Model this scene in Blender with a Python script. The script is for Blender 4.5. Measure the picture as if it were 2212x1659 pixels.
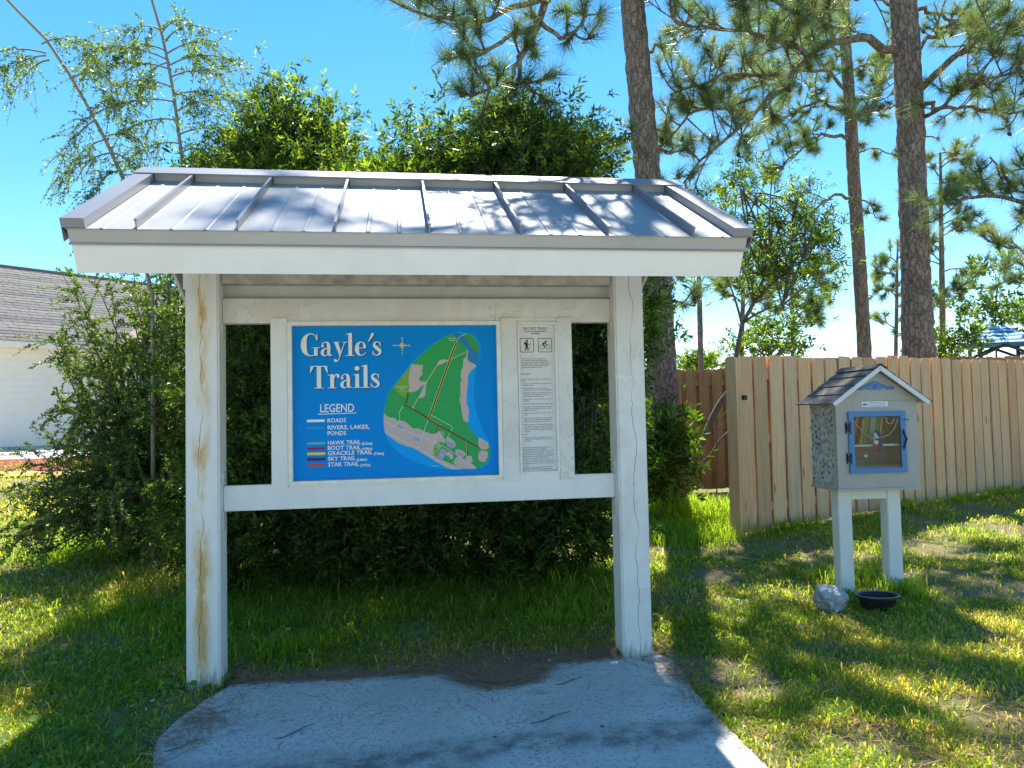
import bpy, bmesh, math, random
import numpy as np
from mathutils import Vector, Matrix, noise as mnoise

for _o in list(bpy.data.objects):
    bpy.data.objects.remove(_o)
scene = bpy.context.scene
COL = scene.collection
random.seed(7)
RNG = np.random.default_rng(11)

# ------------------------------------------------------------------ camera
CAM = np.array([1.2103, -4.5213, 1.4843])
FW = np.array([0.143641, 0.988724, 0.042344])
RT = np.array([0.989517, -0.142846, -0.021257])
UP = np.array([0.014969, -0.044953, 0.998877])
FD = 1645.79                       # focal length for a 2212 px wide picture
cd = bpy.data.cameras.new('camera')
cam = bpy.data.objects.new('camera', cd)
COL.objects.link(cam)
cd.sensor_fit = 'HORIZONTAL'
cd.sensor_width = 36.0
cd.lens = 36.0 * FD / 2212.0
cd.clip_start = 0.05
cd.clip_end = 3000
mw = Matrix.Identity(4)
for i in range(3):
    mw[i][0] = RT[i]; mw[i][1] = UP[i]; mw[i][2] = -FW[i]; mw[i][3] = CAM[i]
cam.matrix_world = mw
scene.camera = cam

# ------------------------------------------------------------------ sky, sun, exposure
SUN = Vector((0.14, 0.57, 1.0)).normalized()
world = bpy.data.worlds.new('World')
scene.world = world
world.use_nodes = True
wn = world.node_tree.nodes
wl = world.node_tree.links
wn.clear()
sky = wn.new('ShaderNodeTexSky')
sky.sky_type = 'NISHITA'
sky.sun_disc = False
sky.sun_elevation = math.asin(SUN.z)
sky.sun_rotation = math.atan2(SUN.x, SUN.y)
sky.altitude = 0
sky.air_density = 1.0
sky.dust_density = 0.0
sky.ozone_density = 2.2
hs = wn.new('ShaderNodeHueSaturation')
hs.inputs['Hue'].default_value = 0.493
hs.inputs['Saturation'].default_value = 1.32
bg = wn.new('ShaderNodeBackground')
bg.inputs['Strength'].default_value = 0.115
wo = wn.new('ShaderNodeOutputWorld')
wl.new(sky.outputs['Color'], hs.inputs['Color'])
wl.new(hs.outputs['Color'], bg.inputs['Color'])
wl.new(bg.outputs['Background'], wo.inputs['Surface'])

sd = bpy.data.lights.new('sun', 'SUN')
sd.energy = 5.0
sd.angle = math.radians(0.53)
sd.color = (1.0, 0.95, 0.86)
sun = bpy.data.objects.new('sun', sd)
COL.objects.link(sun)
sun.location = (0, 0, 30)
sun.rotation_euler = (-SUN).to_track_quat('-Z', 'Y').to_euler()

vs = scene.view_settings
vs.view_transform = 'Standard'
vs.look = 'None'
vs.exposure = 1.13
vs.gamma = 1.0
vs.use_curve_mapping = False
scene.cycles.max_bounces = 8
scene.cycles.diffuse_bounces = 4
scene.cycles.transparent_max_bounces = 12
scene.cycles.use_denoising = True

# ------------------------------------------------------------------ layout helpers
def at(x, y, d):
    """World point seen at (x, y) of a 2212 x 1659 picture, d metres ahead of the camera."""
    return CAM + (FW + RT * ((x - 1106.0) / FD) - UP * ((y - 829.5) / FD)) * d

def sstep(t):
    t = np.clip(t, 0, 1)
    return t * t * (3 - 2 * t)

def G(x, y):
    """Height of the ground."""
    x = np.asarray(x, float); y = np.asarray(y, float)
    g = 0.40 * (1 - np.exp(-np.maximum(0, y) * 0.2))
    g = g + 0.52 * sstep((y - 2) / 13) * sstep((-x + 1) / 5)
    off = sstep((y - 0.4) / 1.5) + sstep((x - 3.0) / 1.0) + sstep((-0.6 - x) / 1.0)
    b = 0.014 * np.sin(x * 2.1 + 1.3 * np.sin(y * 1.1)) * np.sin(y * 1.7 + 0.6) + 0.008 * np.sin(x * 5.3 + y * 3.1)
    return g + b * np.clip(off, 0, 1)

def gz(x, y):
    return float(G(x, y))

def gnd(x, y):
    """Where the sight line through picture point (x, y) meets the ground."""
    r = FW + RT * ((x - 1106.0) / FD) - UP * ((y - 829.5) / FD)
    t = 1.0
    for _ in range(120):
        q = CAM + r * t
        t += 0.5 * (q[2] - gz(q[0], q[1])) / (-r[2] + 0.05)
    return CAM + r * t

# ------------------------------------------------------------------ object helpers
def tag(o, label=None, cat=None, group=None, kind=None):
    if label: o['label'] = label
    if cat: o['category'] = cat
    if group: o['group'] = group
    if kind: o['kind'] = kind
    return o

def empty(name, loc=(0, 0, 0), rz=0.0):
    o = bpy.data.objects.new(name, None)
    o.empty_display_size = 0.1
    COL.objects.link(o)
    o.location = loc
    o.rotation_euler = (0, 0, rz)
    return o

def link(name, me, mat=None, parent=None, loc=None):
    o = bpy.data.objects.new(name, me)
    COL.objects.link(o)
    if mat is not None and not me.materials:
        me.materials.append(mat)
    if parent is not None:
        o.parent = parent
    if loc is not None:
        o.location = loc
    return o

class MB:
    """Collects shapes; build() links them as one mesh object."""
    def __init__(s):
        s.v = []; s.f = []
    def add(s, v, f):
        n = len(s.v)
        s.v += [tuple(map(float, q)) for q in v]
        s.f += [tuple(i + n for i in q) for q in f]
        return s
    def box(s, x0, x1, y0, y1, z0, z1, M=None, bev=0.0):
        if bev > 0:
            bm = bmesh.new()
            bmesh.ops.create_cube(bm, size=1)
            for q in bm.verts:
                q.co = ((x0 + x1) / 2 + q.co.x * (x1 - x0), (y0 + y1) / 2 + q.co.y * (y1 - y0), (z0 + z1) / 2 + q.co.z * (z1 - z0))
            bmesh.ops.bevel(bm, geom=bm.edges[:], offset=bev, segments=2, affect='EDGES')
            bm.verts.index_update()
            v = [q.co.copy() for q in bm.verts]
            f = [[q.index for q in p.verts] for p in bm.faces]
            bm.free()
        else:
            v = [Vector(q) for q in ((x0, y0, z0), (x1, y0, z0), (x1, y1, z0), (x0, y1, z0), (x0, y0, z1), (x1, y0, z1), (x1, y1, z1), (x0, y1, z1))]
            f = [(3, 2, 1, 0), (4, 5, 6, 7), (0, 1, 5, 4), (1, 2, 6, 5), (2, 3, 7, 6), (3, 0, 4, 7)]
        if M is not None:
            v = [M @ q for q in v]
        return s.add(v, f)
    def prism(s, poly, y0, y1, M=None):
        """poly of (x, z), extruded in y."""
        n = len(poly)
        v = [Vector((p[0], y0, p[1])) for p in poly] + [Vector((p[0], y1, p[1])) for p in poly]
        f = [tuple(range(n)), tuple(range(2 * n - 1, n - 1, -1))]
        f += [(i, i + n, (i + 1) % n + n, (i + 1) % n) for i in range(n)]
        if M is not None:
            v = [M @ q for q in v]
        return s.add(v, f)
    def tube(s, path, rad, n=8, cap=True):
        path = [Vector(p) for p in path]
        if not hasattr(rad, '__len__'):
            rad = [rad] * len(path)
        rings = []
        ref = Vector((0.31, 0.17, 0.93)).normalized()
        for i, p in enumerate(path):
            t = (path[min(i + 1, len(path) - 1)] - path[max(i - 1, 0)]).normalized()
            a = ref - t * ref.dot(t)
            if a.length < 1e-3:
                a = Vector((1, 0, 0)) - t * t.x
            a.normalize()
            ref = a
            b = t.cross(a)
            rings.append([p + (a * math.cos(2 * math.pi * k / n) + b * math.sin(2 * math.pi * k / n)) * rad[i] for k in range(n)])
        v = [q for r in rings for q in r]
        f = []
        for i in range(len(path) - 1):
            for k in range(n):
                f.append((i * n + k, i * n + (k + 1) % n, (i + 1) * n + (k + 1) % n, (i + 1) * n + k))
        if cap:
            f.append(tuple(range(n - 1, -1, -1)))
            f.append(tuple((len(path) - 1) * n + k for k in range(n)))
        return s.add(v, f)
    def mesh(s, name, org=(0, 0, 0)):
        me = bpy.data.meshes.new(name)
        o = Vector(org)
        me.from_pydata([(q[0] - o.x, q[1] - o.y, q[2] - o.z) for q in s.v], [], s.f)
        me.update()
        return me
    def build(s, name, mat, parent=None, org=(0, 0, 0), smooth=False, loc=None):
        me = s.mesh(name, org)
        if smooth:
            me.polygons.foreach_set('use_smooth', [True] * len(me.polygons))
        return link(name, me, mat, parent, loc)

def np_mesh(name, V, F, mat, parent=None, col=None, smooth=False, org=None):
    """V (n,3) points, F (m,k) faces, col (n,3) point colours."""
    V = np.asarray(V, np.float32)
    if org is not None:
        V = V - np.asarray(org, np.float32)
    F = np.asarray(F, np.int32)
    m, k = F.shape
    me = bpy.data.meshes.new(name)
    me.vertices.add(len(V))
    me.vertices.foreach_set('co', V.ravel())
    me.loops.add(m * k)
    me.loops.foreach_set('vertex_index', F.ravel())
    me.polygons.add(m)
    me.polygons.foreach_set('loop_start', np.arange(0, m * k, k, dtype=np.int32))
    if smooth:
        me.polygons.foreach_set('use_smooth', np.ones(m, bool))
    if col is not None:
        a = me.color_attributes.new('Col', 'FLOAT_COLOR', 'POINT')
        c = np.ones((len(V), 4), np.float32)
        c[:, :3] = col
        a.data.foreach_set('color', c.ravel())
    me.update(calc_edges=True)
    me.validate()
    return link(name, me, mat, parent)

# ------------------------------------------------------------------ materials
class NT:
    def __init__(s, name):
        s.m = bpy.data.materials.new(name)
        s.m.use_nodes = True
        s.n = s.m.node_tree.nodes
        s.l = s.m.node_tree.links
        s.n.clear()
        s.out = s.n.new('ShaderNodeOutputMaterial')
    def node(s, t, **kw):
        q = s.n.new(t)
        for k, v in kw.items():
            setattr(q, k, v)
        return q
    def put(s, sock, v):
        if v is None:
            return
        if isinstance(v, bpy.types.NodeSocket):
            s.l.new(v, sock)
        elif isinstance(v, (tuple, list)) and len(v) == 3 and sock.type == 'RGBA':
            sock.default_value = (*v, 1)
        else:
            sock.default_value = v
    def coord(s, which='Object', scale=(1, 1, 1), loc=(0, 0, 0)):
        tc = s.node('ShaderNodeTexCoord')
        mp = s.node('ShaderNodeMapping')
        mp.inputs['Scale'].default_value = scale
        mp.inputs['Location'].default_value = loc
        s.l.new(tc.outputs[which], mp.inputs['Vector'])
        return mp.outputs['Vector']
    def noise(s, vec, scale=5, detail=4, rough=0.55, dist=0.0):
        q = s.node('ShaderNodeTexNoise')
        s.put(q.inputs['Vector'], vec)
        q.inputs['Scale'].default_value = scale
        q.inputs['Detail'].default_value = detail
        q.inputs['Roughness'].default_value = rough
        q.inputs['Distortion'].default_value = dist
        return q.outputs['Fac']
    def voro(s, vec, scale=5, feature='F1', out='Distance', rnd=1.0):
        q = s.node('ShaderNodeTexVoronoi', feature=feature)
        s.put(q.inputs['Vector'], vec)
        q.inputs['Scale'].default_value = scale
        q.inputs['Randomness'].default_value = rnd
        return q.outputs[out]
    def ramp(s, fac, stops):
        q = s.node('ShaderNodeValToRGB')
        e = q.color_ramp.elements
        while len(e) < len(stops):
            e.new(0.5)
        for i, (p, c) in enumerate(stops):
            e[i].position = p
            e[i].color = (*c, 1) if hasattr(c, '__len__') else (c, c, c, 1)
        s.put(q.inputs['Fac'], fac)
        return q.outputs['Color']
    def mix(s, fac, a, b, blend='MIX'):
        q = s.node('ShaderNodeMix', data_type='RGBA', blend_type=blend)
        s.put(q.inputs['Factor'], fac)
        s.put(q.inputs[6], a)
        s.put(q.inputs[7], b)
        return q.outputs[2]
    def math(s, op, a, b=None, clamp=False):
        q = s.node('ShaderNodeMath', operation=op, use_clamp=clamp)
        s.put(q.inputs[0], a)
        if b is not None:
            s.put(q.inputs[1], b)
        return q.outputs[0]
    def sep(s, vec):
        q = s.node('ShaderNodeSeparateXYZ')
        s.put(q.inputs[0], vec)
        return q.outputs
    def bump(s, h, strength=0.3, dist=0.01):
        q = s.node('ShaderNodeBump')
        q.inputs['Strength'].default_value = strength
        q.inputs['Distance'].default_value = dist
        s.put(q.inputs['Height'], h)
        return q.outputs['Normal']
    def bsdf(s, color, rough=0.6, metal=0.0, normal=None, spec=0.4, **kw):
        q = s.node('ShaderNodeBsdfPrincipled')
        s.put(q.inputs['Base Color'], color)
        s.put(q.inputs['Roughness'], rough)
        q.inputs['Metallic'].default_value = metal
        q.inputs['Specular IOR Level'].default_value = spec
        s.put(q.inputs['Normal'], normal)
        for k, v in kw.items():
            s.put(q.inputs[k], v)
        return q.outputs[0]
    def done(s, sh):
        s.l.new(sh, s.out.inputs['Surface'])
        return s.m

def plain(name, c, rough=0.6, metal=0.0, var=0.12, scale=18.0, spec=0.4, bump=0.0):
    t = NT(name)
    v = t.coord()
    n = t.noise(v, scale, 5)
    c2 = tuple(q * (1 - var) for q in c)
    c3 = tuple(min(1, q * (1 + var * 0.6)) for q in c)
    col = t.ramp(n, [(0.3, c2), (0.7, c3)])
    nm = t.bump(t.noise(v, scale * 6, 3), bump, 0.004) if bump else None
    return t.done(t.bsdf(col, rough, metal, nm, spec))

def foliage(name, trans=0.45, rough=0.45, tint=(1.3, 1.5, 0.45), spec=0.35):
    """Leaves: colour from the point attribute, light shines through them."""
    t = NT(name)
    a = t.node('ShaderNodeAttribute', attribute_name='Col')
    d = t.bsdf(a.outputs['Color'], rough, 0, None, spec)
    tr = t.node('ShaderNodeBsdfTranslucent')
    t.l.new(t.mix(1.0, a.outputs['Color'], tint, 'MULTIPLY'), tr.inputs['Color'])
    mx = t.node('ShaderNodeMixShader')
    mx.inputs[0].default_value = trans
    t.l.new(d, mx.inputs[1])
    t.l.new(tr.outputs[0], mx.inputs[2])
    return t.done(mx.outputs[0])

M = {}

def paint_wood(name, base=(0.80, 0.79, 0.75), wear=0.5, peel=0.0, crack=None, stain=None):
    """Old white paint: grime, brush streaks along the grain, peeling map-like patches, checks and rust-yellow stains."""
    t = NT(name)
    v = t.coord()
    grime = t.noise(v, 3.2, 6, 0.65)
    col = t.ramp(grime, [(0.32, tuple(q * (1 - 0.22 * wear) for q in base)), (0.62, base)])
    fine = t.noise(t.coord(scale=(40, 40, 5)), 1.6, 5, 0.6)
    col = t.mix(t.math('MULTIPLY', t.ramp(fine, [(0.55, 0.0), (0.75, 0.55)]), wear), col, (0.60, 0.57, 0.50))
    h = t.noise(v, 60, 4)
    if peel > 0:
        pn = t.noise(v, 5.5, 6, 0.62, 0.9)
        big = t.ramp(t.noise(t.coord(loc=(3, 1, 7)), 2.1, 3), [(0.45, 0.0), (0.62, 1.0)])
        inside = t.math('MULTIPLY', t.ramp(pn, [(0.5, 0.0), (0.52, 1.0)]), big)
        edge = t.math('MULTIPLY', t.ramp(pn, [(0.485, 0.0), (0.505, 1.0), (0.525, 0.0)]), big)
        col = t.mix(t.math('MULTIPLY', inside, 0.5 * peel), col, (0.66, 0.60, 0.50))
        col = t.mix(t.math('MULTIPLY', edge, 0.45 * peel), col, (0.40, 0.36, 0.29))
    if stain is not None:
        sx, sw, zc = stain
        x, y, z = t.sep(t.coord())
        wob = t.noise(t.coord(scale=(1, 1, 0.8)), 5, 4)
        dx = t.math('ABSOLUTE', t.math('SUBTRACT', x, t.math('ADD', t.math('MULTIPLY', wob, 0.09), sx - 0.045)))
        band = t.ramp(t.math('DIVIDE', dx, sw), [(0.15, 1.0), (1.0, 0.0)])
        patch = t.ramp(t.noise(t.coord(scale=(1, 1, 0.30), loc=(0, 0, 4.3)), 9, 5, 0.6), [(0.38, 0.0), (0.54, 1.0)])
        fac = t.math('MULTIPLY', band, patch)
        col = t.mix(t.math('MULTIPLY', fac, 0.95), col, t.ramp(patch, [(0.3, (0.80, 0.64, 0.32)), (1.0, (0.60, 0.36, 0.11))]))
    if stain is not None or crack is not None:
        xx, yy, zz = t.sep(t.coord())
        low = t.math('ADD', zz, t.math('MULTIPLY', t.math('SUBTRACT', t.noise(t.coord(scale=(6, 6, 1)), 8, 4), 0.5), 0.35))
        col = t.mix(t.ramp(low, [(0.0, 0.75), (0.10, 0.0)]), col, (0.24, 0.21, 0.16))
    if crack is not None:
        for cx_, w_ in crack:
            x, y, z = t.sep(t.coord())
            wob = t.noise(t.coord(scale=(0.4, 0.4, 1.6), loc=(cx_ * 40, 0, 0)), 2.2, 4)
            dx = t.math('ABSOLUTE', t.math('SUBTRACT', x, t.math('ADD', t.math('MULTIPLY', wob, 0.10), cx_ - 0.05)))
            vary = t.math('MULTIPLY', t.ramp(t.noise(t.coord(scale=(0.1, 0.1, 1), loc=(0, 0, cx_ * 77)), 2.3, 2), [(0.38, 0.0), (0.55, 1.0)]), w_)
            on = t.math('LESS_THAN', dx, vary)
            col = t.mix(on, col, (0.06, 0.05, 0.04))
    return t.done(t.bsdf(col, 0.62, 0, t.bump(h, 0.25, 0.003), 0.3))

M['white'] = paint_wood('white_paint', wear=0.45)
M['rail'] = paint_wood('peeling_white_paint', base=(0.78, 0.765, 0.71), wear=0.7, peel=1.0)
M['post_l'] = paint_wood('stained_white_post_paint', wear=0.4, peel=0.25, crack=[(0.085, 0.0016)], stain=(0.085, 0.06, 1.0))
M['post_r'] = paint_wood('cracked_white_post_paint', base=(0.79, 0.78, 0.74), wear=0.6, peel=0.8, crack=[(2.612, 0.0015)])
M['fascia'] = plain('fascia_white', (0.80, 0.795, 0.75), 0.5, 0, 0.05, 6)
M['trim'] = plain('trim_white', (0.80, 0.78, 0.70), 0.5, 0, 0.12, 20)
M['soffit_green'] = plain('soffit_grey_green', (0.56, 0.58, 0.51), 0.7, 0, 0.1, 8)
M['rough_beam'] = plain('weathered_beam', (0.52, 0.48, 0.41), 0.85, 0, 0.35, 14, bump=0.5)
M['galv'] = plain('painted_bracket', (0.66, 0.65, 0.60), 0.5, 0.1, 0.15, 30)

def metal_roof():
    t = NT('standing_seam_metal')
    v = t.coord()
    n = t.noise(v, 2.4, 4)
    c = t.ramp(n, [(0.3, (0.295, 0.30, 0.315)), (0.7, (0.36, 0.363, 0.375))])
    st = t.noise(t.coord(scale=(9, 0.8, 0.8)), 3, 4)
    c = t.mix(t.ramp(st, [(0.55, 0.0), (0.8, 0.35)]), c, (0.40, 0.385, 0.35))
    oil = t.noise(t.coord(scale=(3.5, 0.7, 0.7)), 2.2, 2)
    return t.done(t.bsdf(c, t.ramp(n, [(0.3, 0.45), (0.7, 0.58)]), 0.12, t.bump(oil, 0.22, 0.012), 0.45))
M['metal'] = metal_roof()
M['trim_metal'] = plain('grey_trim_metal', (0.245, 0.25, 0.275), 0.42, 0.25, 0.06, 5)
M['drip'] = plain('drip_edge_grey', (0.42, 0.42, 0.40), 0.45, 0.25, 0.06, 5)
M['lip'] = plain('drip_lip', (0.30, 0.31, 0.34), 0.45, 0.25, 0.06, 5)

def concrete():
    t = NT('weathered_concrete')
    v = t.coord('Object')
    a = t.noise(v, 1.6, 6, 0.6)
    c = t.ramp(a, [(0.3, (0.50, 0.475, 0.44)), (0.7, (0.68, 0.64, 0.59))])
    sp = t.voro(v, 46)
    pits = t.math('MULTIPLY', t.ramp(sp, [(0.16, 0.9), (0.30, 0.0)]), t.ramp(t.noise(v, 3.1, 3), [(0.42, 0.15), (0.62, 1.0)]))
    c = t.mix(pits, c, (0.13, 0.115, 0.10))
    sp2 = t.noise(v, 150, 3, 0.7)
    c = t.mix(t.ramp(sp2, [(0.58, 0.0), (0.72, 0.6)]), c, (0.60, 0.59, 0.56))
    sp3 = t.noise(v, 45, 4, 0.7)
    c = t.mix(t.ramp(sp3, [(0.50, 0.0), (0.68, 0.7)]), c, (0.26, 0.24, 0.22))
    x, y, z = t.sep(v)
    w = t.math('ADD', y, t.math('MULTIPLY', t.noise(v, 2.3, 5), 0.35))
    # an old dark stain where water stands, near the front of the slab
    st = t.node('ShaderNodeMapRange', interpolation_type='SMOOTHSTEP')
    t.put(st.inputs['Value'], t.math('ABSOLUTE', t.math('ADD', w, t.math('ADD', t.math('MULTIPLY', x, -0.03), 0.97))))
    st.inputs['From Min'].default_value = 0.03
    st.inputs['From Max'].default_value = 0.20
    st.inputs['To Min'].default_value = 0.8
    st.inputs['To Max'].default_value = 0.0
    c = t.mix(t.math('MULTIPLY', st.outputs[0], t.ramp(t.noise(v, 9, 5, 0.7), [(0.35, 0.25), (0.6, 1.0)])), c, (0.13, 0.12, 0.115))
    return t.done(t.bsdf(c, 0.85, 0, t.bump(t.noise(v, 90, 5, 0.7), 0.6, 0.006), 0.3))
M['concrete'] = concrete()

def wood_fence(name, a, b, knot=(0.20, 0.10, 0.05)):
    t = NT(name)
    oi = t.node('ShaderNodeObjectInfo')
    rnd = oi.outputs['Random']
    mp = t.node('ShaderNodeCombineXYZ')
    t.put(mp.inputs[0], t.math('MULTIPLY', rnd, 31.0))
    t.put(mp.inputs[2], t.math('MULTIPLY', rnd, 17.0))
    va = t.node('ShaderNodeVectorMath', operation='ADD')
    t.put(va.inputs[0], t.coord())
    t.put(va.inputs[1], mp.outputs[0])
    v = va.outputs[0]
    sc = t.node('ShaderNodeMapping')
    sc.inputs['Scale'].default_value = (14, 14, 0.9)
    t.put(sc.inputs['Vector'], v)
    g = t.noise(sc.outputs[0], 3.2, 6, 0.6, 0.8)
    c = t.ramp(g, [(0.3, tuple(q * 0.80 for q in a)), (0.5, a), (0.72, b)])
    tint = t.ramp(rnd, [(0.0, (0.72, 0.68, 0.62)), (0.3, (1.0, 0.96, 0.90)), (0.55, (0.84, 0.86, 0.88)), (0.8, (1.06, 0.97, 0.86)), (1.0, (0.90, 0.82, 0.76))])
    c = t.mix(1.0, c, tint, 'MULTIPLY')
    km = t.node('ShaderNodeMapping')
    km.inputs['Scale'].default_value = (5.5, 5.5, 2.2)
    t.put(km.inputs['Vector'], v)
    kd = t.voro(km.outputs[0], 1.0)
    c = t.mix(t.ramp(kd, [(0.05, 0.85), (0.10, 0.0)]), c, knot)
    gr = t.noise(v, 1.5, 3)
    c = t.mix(t.ramp(gr, [(0.5, 0.0), (0.8, 0.35)]), c, (0.38, 0.35, 0.31))
    # nail heads in pairs and damp grime near the foot
    ox, oy, oz = t.sep(t.coord())
    dx = t.math('SUBTRACT', t.math('ABSOLUTE', ox), 0.055)
    for z0 in (0.165, 0.555, 0.925):
        dz = t.math('MULTIPLY', t.math('SUBTRACT', oz, z0), 1.85)
        rr = t.math('SQRT', t.math('ADD', t.math('MULTIPLY', dx, dx), t.math('MULTIPLY', dz, dz)))
        c = t.mix(t.math('LESS_THAN', rr, 0.0042), c, (0.10, 0.07, 0.05))
    foot = t.math('ADD', oz, t.math('MULTIPLY', t.math('SUBTRACT', t.noise(v, 7, 4), 0.5), 0.12))
    c = t.mix(t.ramp(foot, [(0.0, 0.5), (0.09, 0.0)]), c, (0.20, 0.19, 0.14))
    return t.done(t.bsdf(c, 0.75, 0, t.bump(g, 0.25, 0.004), 0.25))
M['picket'] = wood_fence('new_pine_picket', (0.82, 0.50, 0.275), (0.90, 0.64, 0.405))
M['picket_old'] = wood_fence('brown_cedar_picket', (0.36, 0.21, 0.105), (0.46, 0.29, 0.15))  # darker, browner wood than the pale fence

def bark():
    t = NT('pine_bark')
    nz = t.node('ShaderNodeTexNoise'); t.put(nz.inputs['Vector'], t.coord()); nz.inputs['Scale'].default_value = 9; nz.inputs['Detail'].default_value = 4
    av = t.node('ShaderNodeVectorMath', operation='MULTIPLY_ADD')
    t.put(av.inputs[0], nz.outputs['Color']); av.inputs[1].default_value = (0.10, 0.10, 0.10); t.put(av.inputs[2], t.coord(scale=(1, 1, 0.34)))
    d = t.voro(av.outputs[0], 17, 'DISTANCE_TO_EDGE')
    n = t.noise(t.coord(scale=(1, 1, 0.6)), 30, 7, 0.7)
    n2 = t.noise(t.coord(), 4, 3)
    cell = t.voro(av.outputs[0], 17, 'F1', 'Color')
    bw = t.node('ShaderNodeRGBToBW'); t.put(bw.inputs[0], cell)
    base = t.ramp(n, [(0.3, (0.17, 0.13, 0.11)), (0.52, (0.31, 0.245, 0.21)), (0.75, (0.46, 0.385, 0.345))])
    base = t.mix(1.0, base, t.ramp(bw.outputs[0], [(0.2, (0.74, 0.72, 0.72)), (0.8, (1.16, 1.12, 1.08))]), 'MULTIPLY')
    base = t.mix(t.ramp(n2, [(0.4, 0.0), (0.7, 0.4)]), base, (0.36, 0.26, 0.21))
    c = t.mix(t.ramp(d, [(0.0, 0.85), (0.07, 0.0)]), base, (0.09, 0.065, 0.055))
    h = t.math('ADD', t.math('MULTIPLY', t.ramp(d, [(0.0, 0.0), (0.14, 1.0)]), 0.8), t.math('MULTIPLY', n, 0.8))
    return t.done(t.bsdf(c, 0.95, 0, t.bump(h, 0.8, 0.025), 0.15))
M['bark'] = bark()
M['twig'] = plain('grey_brown_twig_bark', (0.16, 0.125, 0.10), 0.9, 0, 0.35, 30, bump=0.3)
M['stem'] = plain('pale_sapling_bark', (0.30, 0.27, 0.21), 0.85, 0, 0.3, 24, bump=0.2)
M['leaf'] = foliage('broad_leaf', 0.55, 0.36, (2.7, 2.7, 0.7))
M['small_leaf'] = foliage('small_holly_leaf', 0.5, 0.32, (2.3, 2.4, 0.8))
M['needle'] = foliage('pine_needle', 0.45, 0.34, (1.7, 1.8, 0.9), 0.6)
M['grass'] = foliage('grass_blade', 0.58, 0.45, (3.6, 3.25, 0.9), 0.3)
M['straw'] = foliage('dead_pine_straw', 0.15, 0.7, (1, 1, 1), 0.2)

def soil():
    t = NT('sandy_lawn_soil')
    v = t.coord()
    a = t.noise(v, 0.9, 6, 0.65)
    c = t.ramp(a, [(0.3, (0.29, 0.23, 0.11)), (0.5, (0.42, 0.32, 0.19)), (0.7, (0.55, 0.44, 0.33))])
    g = t.noise(t.coord(loc=(4, 9, 0)), 1.7, 6, 0.7)
    c = t.mix(t.ramp(g, [(0.38, 0.85), (0.62, 0.15)]), c, (0.20, 0.23, 0.05))
    f = t.noise(v, 70, 5, 0.75)
    c = t.mix(t.ramp(f, [(0.4, 0.7), (0.62, 0.0)]), c, (0.17, 0.13, 0.08))
    return t.done(t.bsdf(c, 0.95, 0, t.bump(f, 1.0, 0.02), 0.15))
M['soil'] = soil()

# ------------------------------------------------------------------ ground
def vnoise(x, y, scale, seed=0):
    x = np.asarray(x) * scale + seed * 17.13
    y = np.asarray(y) * scale + seed * 7.77
    xi = np.floor(x); yi = np.floor(y)
    fx = sstep(x - xi); fy = sstep(y - yi)
    def h(a, b):
        q = np.sin(a * 127.1 + b * 311.7 + seed * 74.7) * 43758.5453
        return q - np.floor(q)
    return (h(xi, yi) * (1 - fx) + h(xi + 1, yi) * fx) * (1 - fy) + (h(xi, yi + 1) * (1 - fx) + h(xi + 1, yi + 1) * fx) * fy

def fbm(x, y, scale, seed=0):
    return 0.55 * vnoise(x, y, scale, seed) + 0.3 * vnoise(x, y, scale * 2.1, seed + 3) + 0.15 * vnoise(x, y, scale * 4.3, seed + 5)

gx = np.unique(np.concatenate([np.linspace(-900, -30, 14), np.linspace(-30, -4, 40), np.linspace(-4, 9, 131), np.linspace(9, 30, 40), np.linspace(30, 900, 14)]))
gy = np.unique(np.concatenate([np.linspace(-900, -12, 12), np.linspace(-12, -3, 20), np.linspace(-3, 9, 121), np.linspace(9, 40, 50), np.linspace(40, 1500, 16)]))
XX, YY = np.meshgrid(gx, gy)
ZZ = G(XX, YY) + 0.012 * (fbm(XX, YY, 6.0, 2) - 0.5) * (np.abs(XX) < 12) * (YY > -3) * (YY < 12) - 0.006
V = np.stack([XX, YY, ZZ], -1).reshape(-1, 3)
nx, ny = len(gx), len(gy)
I = np.arange(nx * ny).reshape(ny, nx)
F = np.stack([I[:-1, :-1], I[:-1, 1:], I[1:, 1:], I[1:, :-1]], -1).reshape(-1, 4)
ground = np_mesh('ground', V, F, M['soil'], smooth=True)
tag(ground, kind='structure')

# the slab in front of the kiosk, its back edge broken away and littered
PAD = [(-0.02, -4.2), (0.04, -2.6), (0.10, -1.6), (0.13, -1.0), (0.06, -0.72), (0.09, -0.46), (0.17, -0.2), (0.24, 0.0), (0.42, 0.035),
       (0.62, 0.02), (0.80, 0.055), (1.0, 0.015), (1.22, 0.02), (1.36, 0.0), (1.50, -0.03), (1.59, -0.11), (1.64, -0.22), (1.71, -0.29),
       (1.80, -0.30), (1.86, -0.21), (1.90, -0.10), (2.00, -0.02), (2.16, 0.02), (2.34, 0.06), (2.50, 0.08), (2.72, 0.04), (2.78, -0.10), (2.76, -0.30),
       (2.72, -0.6), (2.69, -0.95), (2.68, -1.4), (2.70, -2.2), (2.75, -4.2)]
def resample(poly, step, closed=True, jit=0.0):
    out = []
    n = len(poly)
    for i in range(n if closed else n - 1):
        a = np.array(poly[i], float); b = np.array(poly[(i + 1) % n], float)
        k = max(1, int(np.linalg.norm(b - a) / step))
        for j in range(k):
            out.append(a + (b - a) * j / k + RNG.normal(0, jit, len(a)))
    if not closed:
        out.append(np.array(poly[-1], float))
    return out
mb = MB()
pp = resample(PAD, 0.04, True, 0.004)
n = len(pp)
mb.add([(q[0], q[1], 0.016) for q in pp] + [(q[0], q[1], -0.08) for q in pp],
       [tuple(range(n - 1, -1, -1))] + [(i, (i + 1) % n, (i + 1) % n + n, i + n) for i in range(n)])
pad = mb.build('concrete_path', M['concrete'])
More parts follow.
